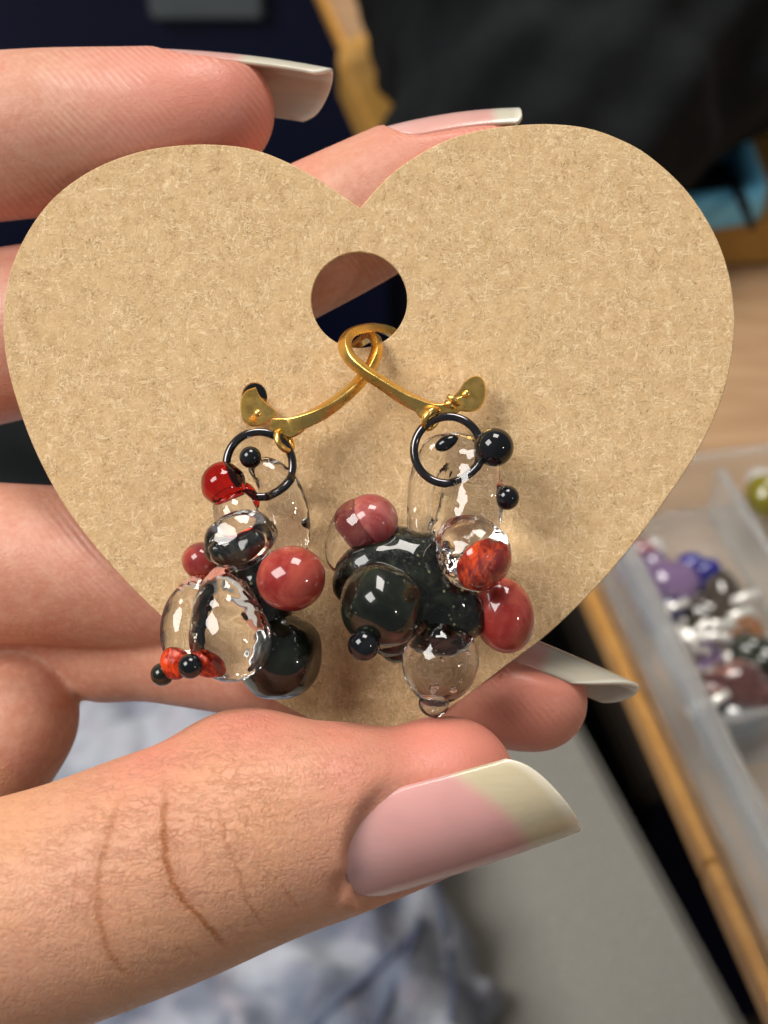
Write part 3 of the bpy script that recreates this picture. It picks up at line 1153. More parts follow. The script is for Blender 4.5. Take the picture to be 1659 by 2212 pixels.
world_ball('cobalt_bead', 1490, 1222, 0.0036, 'cobalt_glass', 'cobalt blue bead touching the purple bead in the clear box', seed=1, lift=0.006)
world_ball('cobalt_bead', 1526, 1232, 0.0034, 'cobalt_glass', 'cobalt blue bead near the frosted divider of the bead box', seed=2, lift=0.006)
world_ball('cobalt_bead', 1508, 1262, 0.0034, 'cobalt_glass', 'lowest cobalt blue bead of the blue group in the box', seed=3, lift=0.003)
world_ball('lilac_bead', 1402, 1232, 0.0058, 'lilac_glass', 'lumpy lilac bead between the pink and purple beads in the box', seed=4, sc=(1.1, 1, 0.8))
world_ball('lilac_bead', 1446, 1264, 0.0066, 'lilac_glass', 'largest purple bead in the clear bead box', seed=5, sc=(1.1, 1.0, 0.85), lift=0.002)
world_ball('rose_bead', 1362, 1212, 0.0056, 'rose_glass', 'dusty pink bead against the frosted box wall', seed=6)
world_ball('rose_bead', 1398, 1300, 0.0040, 'rose_glass', 'small dusty pink bead below the lilac bead', seed=12)
world_ball('milk_bead', 1410, 1192, 0.0034, 'milk_glass', 'milky white bead behind the lilac bead', seed=7, lift=0.004)
world_ball('indigo_bead', 1405, 1335, 0.0052, 'indigo_glass', 'dark indigo bead by the box wall under the purple bead', seed=8)
world_ball('smoke_bead', 1555, 1290, 0.0062, 'smoke_glass', 'smoky brown bead below the cobalt beads', seed=9, sc=(0.9, 1.3, 0.8))
world_ball('smoke_bead', 1520, 1330, 0.0050, 'smoke_glass', 'smoky grey bead among the tube beads', seed=19)
world_ball('moss_bead', 1618, 1408, 0.0046, 'moss_glass', 'dark mossy green bead beside the frosted divider', seed=10, lift=0.004)
world_ball('moss_bead', 1650, 1425, 0.0050, 'moss_glass', 'black green bead pressed against the divider of the box', seed=13, lift=0.003)
world_ball('wine_bead', 1575, 1492, 0.0080, 'wine_glass', 'big wine red glass bead below the silver tube beads', seed=11, sc=(1, 1.15, 0.8))
world_ball('wine_bead', 1628, 1510, 0.0056, 'wine_glass', 'small red brown bead beside the big wine red bead', seed=14)
world_ball('steel_blue_bead', 1595, 1565, 0.0064, 'steel_blue_glass', 'pale steel blue bead near the cross divider', seed=15, sc=(1.2, 1, 0.7))
world_ball('lilac_bead', 1545, 1440, 0.0048, 'lilac_glass', 'mauve bead lying under the silver tube beads', seed=16, sc=(1.6, 0.9, 0.7))
world_ball('amber_bead', 1610, 1370, 0.0046, 'amber_glass', 'amber orange bead by the frosted divider', seed=17)
world_ball('olive_bead', 1662, 1075, 0.0056, 'olive_glass', 'olive yellow bead in the compartment beyond the divider', seed=18, lift=0.006)
world_ball('milk_bead', 1648, 1045, 0.0044, 'milk_glass', 'cream white bead beside the olive yellow bead', seed=20, lift=0.006)

tube = [(1470, 1395, 0.2), (1500, 1400, 0.25), (1530, 1415, 0.2), (1560, 1420, -0.1), (1480, 1430, -0.4), (1450, 1420, -0.6),
        (1440, 1465, -0.9), (1465, 1480, -0.8), (1480, 1525, 0.9), (1510, 1520, 1.0), (1500, 1300, 1.2), (1560, 1350, 0.8),
        (1600, 1325, 1.0), (1630, 1345, -0.9), (1650, 1390, 1.1), (1520, 1350, 1.3), (1450, 1340, 0.4), (1475, 1365, -0.2),
        (1435, 1385, 0.1), (1545, 1375, 0.5), (1585, 1390, -0.3), (1600, 1440, 0.6), (1560, 1455, 0.1), (1520, 1460, -0.2),
        (1610, 1290, 0.9), (1460, 1310, 1.0), (1530, 1490, 0.3), (1590, 1410, 1.2)]
n = 12
tm = None
for i, (x, y, an) in enumerate(tube):
    if tm is None:
        Pz = np.array([(-0.0036, 0, 0), (-0.0033, 0, 0), (0, 0, 0), (0.0033, 0, 0), (0.0036, 0, 0)])
        Vs, Fs = sweep(Pz, [0.0006, 0.0011, 0.0011, 0.0011, 0.0006], [0.0006, 0.0011, 0.0011, 0.0011, 0.0006], ring=10)
        tm = mesh_from('tube_bead', Vs, Fs)
        tm.materials.append(MAT['silver_lined_glass'])
        tm.polygons.foreach_set('use_smooth', [True] * len(tm.polygons))
    o = bpy.data.objects.new('tube_bead', tm)
    col.objects.link(o)
    lift = random.choice((0.006, 0.009, 0.0125))
    o.matrix_world = (Matrix.Translation(inside(G(x, y, BB + lift), 0.003)) @ Matrix.Rotation(an - 0.5, 4, 'Z')
                      @ Matrix.Rotation(random.uniform(-0.35, 0.35), 4, 'Y'))
    tag(o, 'thin silver lined tube bead in the pile inside the clear box', 'bead', 'silver tube beads in the box')

# ------------------------------------------------------------------ the heart shaped card
heart = [(778, 450), (812, 410), (850, 372), (900, 337), (960, 305), (1030, 283), (1100, 272), (1180, 268), (1260, 275), (1330, 297),
         (1400, 335), (1480, 408), (1540, 498), (1574, 590), (1587, 690), (1578, 785), (1552, 880), (1502, 983), (1440, 1077),
         (1370, 1172), (1290, 1266), (1185, 1368), (1090, 1440), (1005, 1505), (930, 1555), (870, 1580), (800, 1590), (740, 1582),
         (690, 1562), (597, 1515), (500, 1452), (430, 1398), (350, 1332), (250, 1232), (150, 1108), (80, 982), (35, 862),
         (12, 765), (8, 680), (22, 588), (62, 498), (122, 422), (205, 364), (300, 328), (390, 314), (475, 313), (555, 325),
         (640, 360), (715, 406)]
HP = np.array([D(x, y, 0)[:2] for x, y in heart])
# smooth everything but the notch
ext = np.vstack([HP, HP[:1]])
P3 = catmull(np.hstack([ext, np.zeros((len(ext), 2))]), 5)[:-1, :2]


def circle_px(cx, cy, rx, ry, n=48):
    a = np.linspace(0, 2 * math.pi, n, endpoint=False)
    return np.array([D(cx + rx * math.cos(t), cy + ry * math.sin(t), 0)[:2] for t in a])


holes = [circle_px(776, 648, 104, 104), circle_px(550, 858, 27, 31, 24), circle_px(1026, 838, 22, 24, 24)]
CARD_T = 0.55
cu = bpy.data.curves.new('card_outline', 'CURVE')
cu.dimensions = '2D'
cu.fill_mode = 'BOTH'
cu.extrude = CARD_T / 2 / 1000 - 0.00008
cu.bevel_depth = 0.00008
cu.bevel_resolution = 1
cu.offset = -0.00008
card_o = D(776, 1585, 0)
for loop in [P3] + holes:
    sp = cu.splines.new('POLY')
    sp.points.add(len(loop) - 1)
    for i, p in enumerate(loop):
        sp.points[i].co = ((p[0] - card_o[0]) / 1000, (p[1] - card_o[1]) / 1000, 0, 1)
    sp.use_cyclic_u = True
tmp = bpy.data.objects.new('tmp_card', cu)
col.objects.link(tmp)
dg = bpy.context.evaluated_depsgraph_get()
me = bpy.data.meshes.new_from_object(tmp.evaluated_get(dg))
bpy.data.objects.remove(tmp)
me.name = 'heart_card'
card = finish('heart_card', me, MAT['kraft_card'], smooth=False)
card.matrix_world = FRAME @ Matrix.Translation(Vector((card_o[0], card_o[1], -CARD_T / 2)) / 1000)
tag(card, 'brown kraft heart shaped earring card with a punched round hole', 'card')

# ------------------------------------------------------------------ the hand
lo, hi = (-122, -62, -52), (28, 54, 30)
H = Field(lo, hi, 0.5)


def qc(rows):
    return [[*Q(x, y, z), r * QS(z)] for x, y, z, r in rows]


FING = {
    'index': qc([(-620, 330, -34, 105), (-360, 215, -24, 98), (-120, 150, -12, 84), (0, 137, -8.2, 80), (80, 131, -7.9, 77),
                 (150, 124, -7.4, 71), (195, 116, -7.0, 64), (216, 112, -6.9, 57)]),
    'middle': qc([(-660, 500, -44, 105), (-380, 400, -30, 98), (-140, 362, -20, 88), (0, 336, -14, 84), (120, 312, -11.0, 79), (220, 280, -8.8, 74),
                  (340, 223, -7.6, 70), (430, 176, -7.0, 62), (472, 152, -6.6, 50)]),
    'ring': qc([(-660, 660, -44, 100), (-380, 600, -28, 95), (-120, 566, -15, 84), (0, 563, -9.5, 78), (120, 570, -8.6, 76), (260, 585, -8.0, 70),
                (380, 590, -7.2, 62), (430, 588, -6.6, 52)]),
    'pinky': qc([(-640, 760, -36, 88), (-380, 720, -26, 84), (-100, 655, -21, 66), (40, 634, -17.5, 60), (140, 640, -13.5, 58), (230, 654, -8.8, 57), (320, 668, -6.4, 56),
                 (430, 686, -6.0, 56), (505, 692, -5.7, 52), (530, 694, -5.4, 46)]),
    'thumb': qc([(-700, 900, -18, 150), (-480, 930, -2, 150), (-240, 945, 8, 135), (-60, 935, 12, 124), (60, 905, 12, 118), (160, 868, 11.5, 116),
                 (250, 834, 11, 110), (330, 819, 10, 96), (390, 811, 8.6, 82), (430, 800, 7.8, 75), (448, 792, 7.4, 67)]),
    'palm_heel': qc([(-560, 860, -30, 120), (-330, 850, -20, 110), (-170, 850, -14, 95), (-70, 815, -13, 76), (-22, 765, -12.5, 64), (16, 722, -12, 54), (20, 705, -12.5, 46)]),
    'palm_body': qc([(-880, 640, -40, 190), (-640, 600, -42, 170), (-480, 520, -40, 140)]),
    'wrist': qc([(-1000, 700, -36, 210), (-820, 720, -34, 200), (-660, 760, -30, 170)]),
}
for nm in ('index', 'middle', 'ring', 'pinky'):
    H.chain(FING[nm], k=0.3, kin=0.8, margin=5)
H.chain(FING['palm_heel'], k=0.4, kin=1.5, margin=6)
H.chain(FING['thumb'], k=1.6, kin=0.35, margin=6)
H.chain(FING['palm_body'], k=8, kin=4, margin=12)
H.chain(FING['wrist'], k=10, kin=4, margin=14)
# pads and bulges
for rows, k in (([(438, 776, 6.5, 54), (458, 774, 6.4, 48)], 1.6), ([(246, 796, 9, 87)], 2.0),
                ([(100, 664, -13.5, 36), (140, 652, -12, 32)], 1.5), ([(545, 706, -5.0, 33)], 4)):
    H.chain(qc(rows), k=k, kin=1.0, margin=7)

NAILS = {}


def nail_frame(A0, A1, n):
    a = A1 - A0
    L = np.linalg.norm(a)
    a = a / L
    n = np.array(n, float)
    n = n - a * (n @ a)
    n /= np.linalg.norm(n)
    return A0, a, n, np.cross(n, a), L


def nail(name, A0, A1, n, Rr, half, bend, ends, bound, mat, cut=True, thick=0.42, soft=0.6, pinch=0.0, q=0.30):
    """arc-centre line A0->A1, dome normal n, radius Rr, half angle in degrees.
    ends: length factor at v=-1,0,1; bound: where the free edge begins at v=-1,0,1"""
    O, a, n, c, L = nail_frame(A0, A1, n)
    al = R(half)
    nu, nv = 90, 44
    us = np.linspace(0, 1, nu) ** 1.0
    vs = np.linspace(-1, 1, nv)
    U, Vv = np.meshgrid(us, vs, indexing='ij')
    e = ends[1] + (ends[2] - ends[0]) / 2 * Vv + ((ends[2] + ends[0]) / 2 - ends[1]) * Vv ** 2
    e = e * (1 - 0.055 * np.abs(Vv) ** 9)
    wf = np.where(U < q, np.sqrt(np.clip(1 - (1 - U / q) ** 2, 0.02, 1)), 1.0)
    s = U * e
    th = Vv * wf * al
    Rv = Rr * (1 - pinch * s)
    along = L * (np.sin(bend * s) / bend if abs(bend) > 1e-4 else s)
    drop = L * ((1 - np.cos(bend * s)) / bend if abs(bend) > 1e-4 else 0 * s)
    rad = n[None, None] * np.cos(th)[..., None] + c[None, None] * np.sin(th)[..., None]
    base = O + a * along[..., None] - n * drop[..., None]
    outer = base + rad * Rv[..., None]
    inner = base + rad * (Rv - thick)[..., None]
    bd = bound[1] + (bound[2] - bound[0]) / 2 * Vv + ((bound[2] + bound[0]) / 2 - bound[1]) * Vv ** 2
    bd = bd + 0.006 * np.sin(Vv * 5 + 0.6)
    fr_ = np.clip((s - bd + 0.04) / 0.10, 0, 1)
    fr_ = fr_ * fr_ * (3 - 2 * fr_)
    V = np.vstack([outer.reshape(-1, 3), inner.reshape(-1, 3)])
    N0 = nu * nv
    F = []
    for i in range(nu - 1):
        for j in range(nv - 1):
            k = i * nv + j
            F.append((k, k + nv, k + nv + 1, k + 1))
            F.append((N0 + k, N0 + k + 1, N0 + k + nv + 1, N0 + k + nv))
    for i in range(nu - 1):
        k = i * nv
        F.append((k, N0 + k, N0 + k + nv, k + nv))
        k = i * nv + nv - 1
        F.append((k, k + nv, N0 + k + nv, N0 + k))
    for j in range(nv - 1):
        F.append((j, j + 1, N0 + j + 1, N0 + j))
        k = (nu - 1) * nv + j
        F.append((k, N0 + k, N0 + k + 1, k + 1))
    NAILS[name] = (V, F, np.concatenate([fr_.ravel(), fr_.ravel()]), np.concatenate([U.ravel(), U.ravel()]), mat)
    if not cut:
        return
    # skin may not rise above the nail plate
    sl = H.box(np.minimum(A0, A1) - Rr - 4, np.maximum(A0, A1) + Rr + 4)
    X, Y, Z = H.axes(sl)
    x = X - O[0]
    y = Y - O[1]
    z = Z - O[2]
    ua = x * a[0] + y * a[1] + z * a[2]
    sn = x * n[0] + y * n[1] + z * n[2]
    sc_ = x * c[0] + y * c[1] + z * c[2]
    uu = ua / L
    sn = sn + (L * (1 - np.cos(bend * np.clip(uu, 0, 1.2))) / bend if abs(bend) > 1e-4 else 0)
    rr = np.sqrt(sn * sn + sc_ * sc_)
    th = np.arctan2(sc_, sn)
    height = rr - (Rr * (1 - pinch * np.clip(uu, 0, 1)) - thick * 0.55)
    wfu = np.sqrt(np.clip(1 - (1 - np.clip(uu / q, 0, 1)) ** 2, 0, 1))
    side = (al * wfu - np.abs(th)) * Rr
    ins_ = np.minimum(np.minimum(height, side + 1.1 * np.clip(height, 0, 0.8)), ua - 0.1 + 1.3 * np.clip(height, 0, 0.8))
    H.F[sl] = (-smin(-H.F[sl], -np.clip(ins_, -3, 3), soft)).astype(np.float32)


# thumb nail: faces the camera and slightly down
TN = np.array([0.02, -0.43, 0.90])
TS = 1.95 * TN
nail('thumb', Q(338, 818, 8.6) + TS, Q(566, 764, 7.4) + TS, TN, 6.5, 59, 0.14, (0.985, 0.955, 0.78), (0.77, 0.71, 0.50), 'nail_thumb', pinch=0.10, soft=1.1, q=0.46)
nail('index', Q(146, 91, -7.4), Q(333, 95, -7.0), (0.02, 0.91, -0.42), 4.15, 73, 0.22, (0.97, 1.0, 0.88), (0.50, 0.56, 0.60), 'nail_pale')
nail('middle', Q(394, 175, -7.0), Q(527, 138, -6.6), (0.0, 0.98, -0.08), 4.8, 66, 0.26, (0.98, 1.0, 0.95), (0.76, 0.82, 0.82), 'nail_pale')
nail('pinky', Q(478, 664, -6.0), Q(630, 713, -4.6), (0.30, 0.92, -0.16), 4.4, 76, 0.08, (0.62, 1.0, 0.88), (0.36, 0.42, 0.42), 'nail_pale', pinch=0.18)

V, F = H.mesh(3)
hand = solo('hand', V, F, MAT['skin'], HAND_O)
tag(hand, 'hand with long natural nails pinching the heart card between thumb and fingers', 'hand')
# attributes for the skin: fingertip blush, finger coordinates
names = ['index', 'middle', 'ring', 'pinky', 'thumb']
nv = len(V)
best = np.full(nv, 1e9)
al_ = np.zeros(nv)
ar_ = np.zeros(nv)
who = np.zeros(nv, int)
tipd = np.full(nv, 1e9)
for fi, nm in enumerate(names):
    P = catmull(FING[nm], 4)
    C, r = P[:, :3], P[:, 3]
    Ls = np.concatenate([[0], np.cumsum(np.linalg.norm(np.diff(C, axis=0), axis=1))])
    tipd = np.minimum(tipd, np.linalg.norm(V - C[-1], axis=1) - r[-1])
    for i in range(len(C) - 1):
        ab = C[i + 1] - C[i]
        t = np.clip(((V - C[i]) @ ab) / (ab @ ab), 0, 1)
        rel = V - (C[i] + t[:, None] * ab)
        d = np.abs(np.linalg.norm(rel, axis=1) - (r[i] + t * (r[i + 1] - r[i])))
        m = d < best
        best[m] = d[m]
        al_[m] = (Ls[i] + t * (Ls[i + 1] - Ls[i]))[m] - Ls[-1]
        ar_[m] = (np.arctan2(rel[:, 1], rel[:, 2] + 1e-9) * r.mean())[m]
        who[m] = fi


def attr(o, name, vals):
    at = o.data.attributes.new(name, 'FLOAT', 'POINT')
    at.data.foreach_set('value', np.asarray(vals, np.float32))


attr(hand, 'tip', np.clip(1 - tipd / 11.0, 0, 1) ** 1.2)
fl_ = np.zeros(nv)
for x, y, z, rr, am in ((250, 735, 12, 80, 0.9), (160, 765, 14, 70, 0.7), (430, 740, 10, 70, 0.95), (330, 740, 12, 60, 0.7), (340, 770, 16, 45, 0.5), (480, 750, 8, 45, 0.9), (330, 860, 16, 40, 0.35)):
    d = np.linalg.norm(V - Q(x, y, z), axis=1) / (rr * QS(z))
    fl_ = np.maximum(fl_, am * np.exp(-1.6 * d * d))
attr(hand, 'flush', fl_)
dk = (V - Q(190, 868, 20)) / np.array([12.0, 13.0, 14.0])
attr(hand, 'knuckle', np.exp(-(dk ** 2).sum(1)) * (who == 4))
attr(hand, 'along', al_)
attr(hand, 'around', ar_)
attr(hand, 'ridge', np.where(who < 4, np.clip((al_ + 40) / 6, 0, 1), 0.0) * np.where(who == 3, 0.3, 1.0))
attr(hand, 'thumb', np.where(who == 4, 1.0, 0.0) * np.clip((-al_ - 3) / 16, 0, 1))
for nm, (nV, nF, fr_, nU, mt) in NAILS.items():
    o = part('fingernail', nV, nF, MAT[mt], hand)
    attr(o, 'free', fr_)
    attr(o, 'along', nU)
    if nm == 'thumb':
        tag(o, 'long thumbnail with ivory free edge')

# ------------------------------------------------------------------ the earrings
def torus(c, Rr, r, nrm, seg=64, ring=14, gap=0.0, start=0.0):
    nrm = np.array(nrm, float) / np.linalg.norm(nrm)
    e = np.cross(nrm, [0, 1, 0.01])
    e /= np.linalg.norm(e)
    f = np.cross(nrm, e)
    t = start + np.linspace(0, 2 * math.pi - gap, seg, endpoint=gap > 0)
    P = np.asarray(c) + Rr * (np.cos(t)[:, None] * e + np.sin(t)[:, None] * f)
    return sweep(P, r, r, ring=ring, closed=gap == 0, ref=nrm if True else None)


def plate(poly, z_of, thick, bev=0.12):
    """flat plate traced from photo points; z_of(x,y) gives the height over the card in mm"""
    pts = catmull(np.array([[x, y, 0, 0] for x, y in poly + poly[:1]], float), 4)[:-1, :2]
    front = np.array([D(x, y, z_of(x, y)) for x, y in pts])
    c = front.mean(0)
    n_ = len(front)

    def ins(P, d):
        v = c - P
        return P + v / (np.linalg.norm(v, axis=1)[:, None] + 1e-9) * d
    L1 = ins(front, bev)
    L2 = front - [0, 0, bev]
    L3 = front - [0, 0, thick - bev]
    L4 = ins(front, bev) - [0, 0, thick]
    Vp = np.vstack([L1, L2, L3, L4])
    Fp = []
    for a in range(3):
        for i in range(n_):
            j = (i + 1) % n_
            Fp.append((a * n_ + i, (a + 1) * n_ + i, (a + 1) * n_ + j, a * n_ + j))
    Fp.append(tuple(range(n_)))
    Fp.append(tuple(3 * n_ + i for i in range(n_))[::-1])
    return Vp, Fp


def b3(x, y, z, r):
    return [*D(x, y, z), r * S(z)]


def add_ball(root, name, x, y, z, r, mat, label=None, **kw):
    v, f = ball(D(x, y, z), r * S(z), 44, 28, **kw)
    o = part(name, v, f, MAT[mat], root)
    if label:
        o['label'] = label
    return o


def add_blob(root, name, chains, mat, label=None, h=0.2, k=0.7, kin=0.4, **kw):
    V_, F_ = blob([[b3(*p) for p in ch] for ch in chains], h=h, k=k, kin=kin, **kw)
    o = part(name, V_, F_, MAT[mat], root)
    if label:
        o['label'] = label
    return o


def sharp(o, deg=32):
    o.data.set_sharp_from_angle(angle=R(deg))
    return o


def hook(root, path, wid, thk, refs):
    P = catmull(np.array([[*D(x, y, z), 0] for x, y, z in path]), 8)[:, :3]
    t = np.linspace(0, 1, len(P))
    tw = np.linspace(0, 1, len(wid))
    w = np.interp(t, tw, wid)
    th = np.interp(t, np.linspace(0, 1, len(thk)), thk)
    rf = np.stack([np.interp(t, np.linspace(0, 1, len(refs)), [q[i] for q in refs]) for i in range(3)], 1)
    v, f = sweep(P, w, th, ref=rf, power=9)
    return sharp(part('lever_back_hook', v, f, MAT['gold_metal'], root), 50)


# left earring ------------------------------------------------------------
e1r = root_at('earring', D(560, 1500, 4))
tag(e1r, 'gold lever back earring with red bead above a round dark bead and clear teardrop', 'earring', 'pair of lampwork earrings on the card')
hk = hook(e1r, [(592, 918, 3.6), (640, 915, 4.2), (700, 888, 4.4), (760, 842, 3.8), (797, 797, 2.8), (814, 757, 1.6), (806, 728, -0.8),
                (770, 745, -3.2), (690, 820, -4.6), (600, 872, -3.6), (562, 868, -1.6), (551, 858, 0.6)],
          [0.62, 0.72, 0.62, 0.50, 0.46, 0.42, 0.4, 0.38, 0.36, 0.36, 0.36, 0.36], [0.42, 0.46, 0.46, 0.42, 0.38, 0.34],
          [(0.45, 0.75, 0.15), (0.3, 0.8, 0.3), (-0.5, 0.6, 0.5), (-0.8, 0.3, 0.4), (0, 1, 0), (0, 1, 0)])
v, f = plate([(552, 836), (563, 858), (590, 882), (599, 893), (583, 908), (560, 920), (540, 920), (524, 906), (519, 872), (529, 846)],
             lambda x, y: 1.0 + (y - 836) * 0.010 - (x - 556) * 0.012, 0.55)
hp = sharp(part('hinge_plate', v, f, MAT['gold_metal'], e1r))
v, f = ball(D(557, 893, 2.7), 0.36, 16, 10, sc=(1, 1, 0.6))
part('rivet', v, f, MAT['gold_metal'], hp)
v, f = plate([(588, 905), (640, 905), (668, 912), (652, 934), (625, 946), (600, 935), (582, 922)], lambda x, y: 4.5, 0.7)
sharp(part('arm_foot', v, f, MAT['gold_metal'], hk))
v, f = torus(D(614, 953, 4.6), 1.0, 0.30, (0.75, 0.45, 0.5), 36, 10)
part('hanging_loop', v, f, MAT['gold_metal'], hk)
v, f = torus(D(561, 1003, 5.2), 71 * S(5), 0.40, (0.16, 0.12, 1), 80, 14)
part('jump_ring', v, f, MAT['gunmetal'], e1r)
add_blob(e1r, 'clear_stem', [[(552, 1008, 4.6, 16), (580, 1022, 4.6, 30), (606, 1060, 4.4, 42), (626, 1120, 4.2, 40), (618, 1190, 4.4, 46)]], 'clear_glass')
add_ball(e1r, 'black_bead', 541, 988, 6.6, 24, 'black_glass', 'tiny black bead inside the jump ring')
add_ball(e1r, 'black_bead', 654, 1131, 3.6, 15, 'black_glass')
add_ball(e1r, 'red_bead', 482, 1046, 6.6, 49, 'red_glass', 'clear red glass bead beside the jump ring', bump=0.03, seed=2)
add_blob(e1r, 'clear_stem', [[(497, 1085, 6.6, 34), (512, 1118, 7.0, 48)]], 'clear_glass')
add_ball(e1r, 'red_bead', 538, 1072, 5.6, 24, 'red_glass', sc=(0.8, 1.4, 0.9), rot=0.5)
add_ball(e1r, 'clear_bead', 516, 1166, 8.6, 70, 'clear_glass', 'flattened clear bead under the red glass bead', sc=(1.18, 0.86, 0.8), rot=0.45, bump=0.05, seed=3)
add_blob(e1r, 'dark_core', [[(548, 1190, 4.4, 30), (545, 1228, 5.2, 44), (562, 1275, 5.4, 58), (572, 1345, 4.8, 60)], [(470, 1205, 4.6, 24), (520, 1222, 5.0, 34)], [(505, 1235, 5.2, 36), (520, 1290, 4.6, 34), (535, 1350, 4.2, 26)]],
         'dark_core_glass', k=1.0)
add_ball(e1r, 'strawberry_bead', 628, 1250, 9.6, 72, 'strawberry_glass', 'opaque strawberry red bead on the dark core', bump=0.03, seed=5)
add_ball(e1r, 'strawberry_bead', 436, 1213, 4.6, 42, 'strawberry_glass', bump=0.03, seed=8)
add_ball(e1r, 'dark_bead', 603, 1416, 5.2, 95, 'dark_speckled_glass', 'large round dark bead hanging lowest', bump=0.05, seed=6)
add_blob(e1r, 'clear_teardrop', [[(478, 1252, 8.6, 30), (486, 1310, 9.0, 64), (496, 1372, 9.2, 83), (500, 1388, 9.2, 83)]], 'clear_glass',
         'large clear glass teardrop')
add_blob(e1r, 'refraction_streak', [[(462, 1285, 8.6, 11), (449, 1330, 8.4, 17), (446, 1372, 8.6, 15), (456, 1402, 8.8, 9)]], 'dark_core_glass', h=0.12)  # added inclusion, stands in for the dark core refracted by the teardrop
add_blob(e1r, 'refraction_streak', [[(478, 1186, 8.0, 11), (508, 1186, 7.8, 17), (548, 1164, 8.2, 10)]], 'dark_core_glass', h=0.12)  # another added inclusion, imitates dark refraction in the flattened bead
add_blob(e1r, 'clear_teardrop', [[(436, 1268, 6.0, 30), (412, 1320, 6.2, 52), (404, 1372, 6.6, 54), (410, 1412, 7.0, 46)]], 'clear_glass')
add_ball(e1r, 'ember_tip', 378, 1432, 8.4, 32, 'ember_glass', sc=(1, 1.1, 0.8), bump=0.06, seed=4)
add_ball(e1r, 'ember_tip', 449, 1430, 11.0, 36, 'ember_glass', sc=(1.15, 0.9, 0.8), rot=-0.4, bump=0.06, seed=9)
add_ball(e1r, 'olive_black_bead', 411, 1439, 12.4, 27, 'black_glass')
add_ball(e1r, 'olive_black_bead', 350, 1457, 7.2, 25, 'dark_speckled_glass')

# right earring -----------------------------------------------------------
e2r = root_at('earring', D(930, 1540, 4))
tag(e2r, 'gold lever back earring with wide clear loop, dark cluster and fiery red drop', 'earring', 'pair of lampwork earrings on the card')
hk = hook(e2r, [(1000, 868, 4.6), (950, 888, 5.0), (890, 868, 5.2), (832, 832, 5.2), (785, 800, 5.0), (752, 768, 4.4), (746, 735, 3.0), (772, 713, 1.0),
           (828, 710, -2.2), (885, 745, -4.4), (940, 800, -5.0), (1000, 830, -4.0), (1026, 836, -1.6), (1030, 838, 0.6)],
     [0.6, 0.72, 0.64, 0.54, 0.50, 0.54, 0.58, 0.54, 0.5, 0.42, 0.38, 0.36, 0.36, 0.36], [0.42, 0.46, 0.42, 0.38, 0.34],
     [(-0.4, 0.75, 0.2), (-0.3, 0.8, 0.35), (0.6, 0.4, 0.6), (0.5, -0.2, 0.8), (0, 1, 0), (0, 1, 0)])
v, f = plate([(992, 842), (1006, 822), (1026, 811), (1043, 818), (1050, 842), (1046, 868), (1030, 886), (1005, 889), (978, 880), (975, 862)],
             lambda x, y: 2.8 + (y - 811) * 0.008 - (x - 1020) * 0.012, 0.9)
hp = sharp(part('hinge_plate', v, f, MAT['gold_metal'], e2r))
v, f = ball(D(1008, 851, 3.4), 0.36, 16, 10, sc=(1, 1, 0.6))
part('rivet', v, f, MAT['gold_metal'], hp)
for k, (xa, ya, xb, yb_) in enumerate(((961, 868, 985, 882), (967, 855, 993, 872))):
    v, f = sweep(np.array([D(xa, ya, 5.6), D((xa + xb) / 2, (ya + yb_) / 2, 5.7), D(xb, yb_, 5.2)]), 0.26, 0.26, ring=10)
    part('hinge_knuckle', v, f, MAT['gold_metal'], hp)
v, f = plate([(905, 872), (960, 880), (985, 884), (965, 897), (930, 905), (908, 902), (898, 888)], lambda x, y: 5.5, 0.7)
sharp(part('arm_foot', v, f, MAT['gold_metal'], hk))
v, f = torus(D(932, 905, 5.4), 1.0, 0.30, (0.7, -0.5, 0.5), 36, 10)
part('hanging_loop', v, f, MAT['gold_metal'], hk)
v, f = torus(D(967, 972, 6.0), 73 * S(6), 0.40, (-0.12, 0.10, 1), 80, 14)
part('jump_ring', v, f, MAT['gunmetal'], e2r)
add_blob(e2r, 'clear_loop', [[(945, 975, 4.0, 30), (985, 972, 4.4, 34), (1020, 1000, 4.8, 48), (1020, 1060, 5.0, 62), (1012, 1120, 5.2, 66), (985, 1170, 5.6, 56)],
                             [(945, 975, 4.0, 30), (918, 1020, 3.8, 27), (907, 1080, 3.6, 25), (908, 1165, 3.8, 26)],
                             [(1030, 1050, 5.2, 44), (1066, 1068, 5.9, 24), (1086, 1074, 6.2, 15)], [(1010, 990, 4.9, 38), (1040, 976, 6.0, 30), (1056, 970, 6.6, 26)]], 'clear_glass', 'wide clear glass hanging loop')
add_ball(e2r, 'black_bead', 965, 957, 5.6, 22, 'black_glass', sc=(1.25, 0.72, 0.7), rot=0.45)
add_ball(e2r, 'black_bead', 1068, 966, 7.0, 42, 'black_glass', 'larger black bead beside the jump ring')
add_ball(e2r, 'black_bead', 1095, 1075, 6.4, 27, 'black_glass')
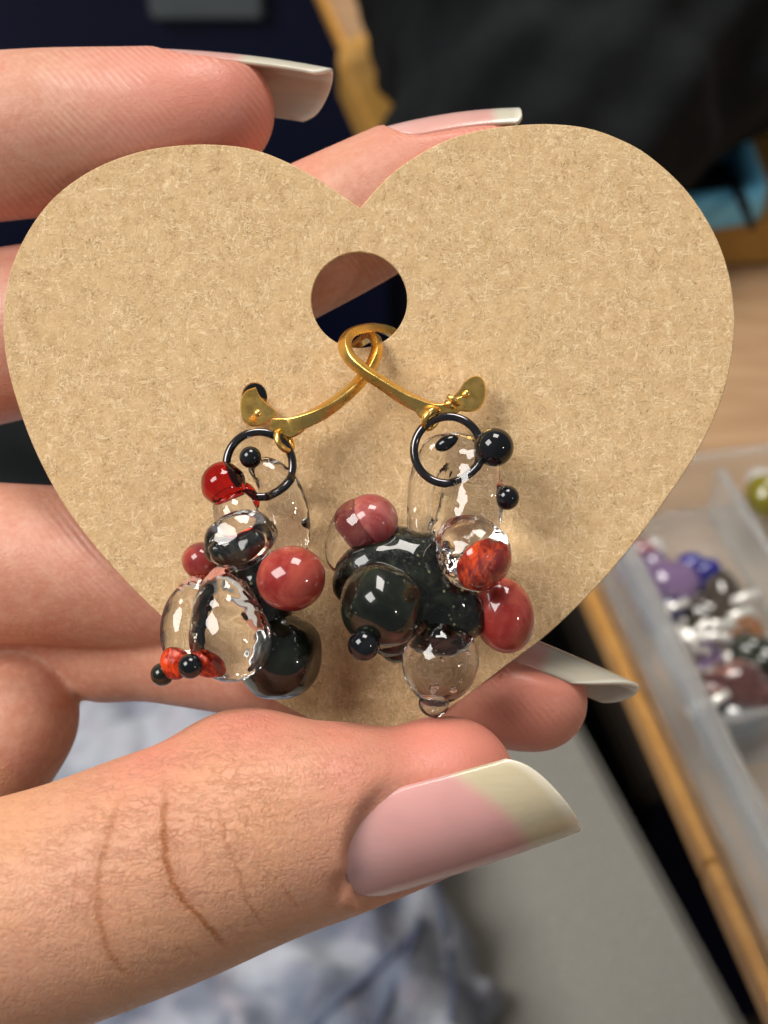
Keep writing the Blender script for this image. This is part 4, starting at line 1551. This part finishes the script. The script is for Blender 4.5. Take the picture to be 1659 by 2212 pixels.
add_blob(e2r, 'dark_core', [[(860, 1180, 5.4, 44), (885, 1225, 5.8, 64), (880, 1300, 6.2, 78), (845, 1360, 6.0, 60)],
                            [(760, 1265, 5.6, 42), (805, 1225, 5.8, 64), (885, 1230, 5.8, 60)],
                            [(900, 1250, 6.0, 60), (960, 1290, 6.4, 60), (1005, 1335, 6.0, 48)], [(965, 1350, 6.6, 50), (950, 1380, 6.6, 42)],
                            [(930, 1180, 6.0, 28), (905, 1220, 6.0, 40)]], 'dark_core_glass', k=1.0)
add_ball(e2r, 'dark_bead', 828, 1306, 9.6, 92, 'dark_speckled_glass', 'large translucent dark bead in front of the cluster', bump=0.05, seed=21)
add_ball(e2r, 'dark_bead', 858, 1388, 5.4, 44, 'dark_speckled_glass', bump=0.03, seed=22)
add_ball(e2r, 'black_bead', 786, 1393, 12.0, 35, 'black_glass', 'small black bead on the large dark bead')
add_ball(e2r, 'pink_bead', 800, 1128, 6.0, 62, 'pink_glass', 'cloudy pink bead on top of the dark core', bump=0.03, seed=23)
add_blob(e2r, 'clear_skirt', [[(782, 1140, 5.6, 66), (756, 1178, 5.2, 50), (745, 1205, 5.0, 36)]], 'clear_glass')
add_blob(e2r, 'fiery_drop', [[(985, 1158, 8.4, 36), (1012, 1182, 9.0, 66), (1028, 1200, 9.2, 77)]], 'clear_glass', 'clear drop with fiery red core')
add_ball(e2r, 'ember_core', 1048, 1222, 9.6, 46, 'ember_glass', sc=(1, 1, 0.85), bump=0.06, seed=24)
add_ball(e2r, 'strawberry_bead', 1086, 1330, 5.2, 76, 'strawberry_glass', 'strawberry red bead on the side of the dark core', sc=(0.86, 1.10, 0.9), rot=0.15, bump=0.03, seed=25)
add_blob(e2r, 'clear_teardrop', [[(950, 1398, 7.0, 66), (951, 1430, 7.2, 80), (945, 1462, 7.1, 56)]], 'clear_glass')
bub = []
gb = np.random.default_rng(5)
for i in range(14):
    bub.append(ball(D(952 + gb.uniform(-48, 48), 1430 + gb.uniform(-40, 45), 7.2 + gb.uniform(-1.2, 1.6)), gb.uniform(0.08, 0.22), 12, 8))
v, f = join(*bub)
part('air_bubbles', v, f, MAT['air_in_glass'], e2r)['kind'] = 'stuff'
add_ball(e2r, 'clear_bead', 937, 1517, 7.6, 33, 'clear_glass', 'tiny clear bead at the tip', bump=0.03, seed=27)

for o in bpy.data.objects:
    if '_o' in o:
        del o['_o']
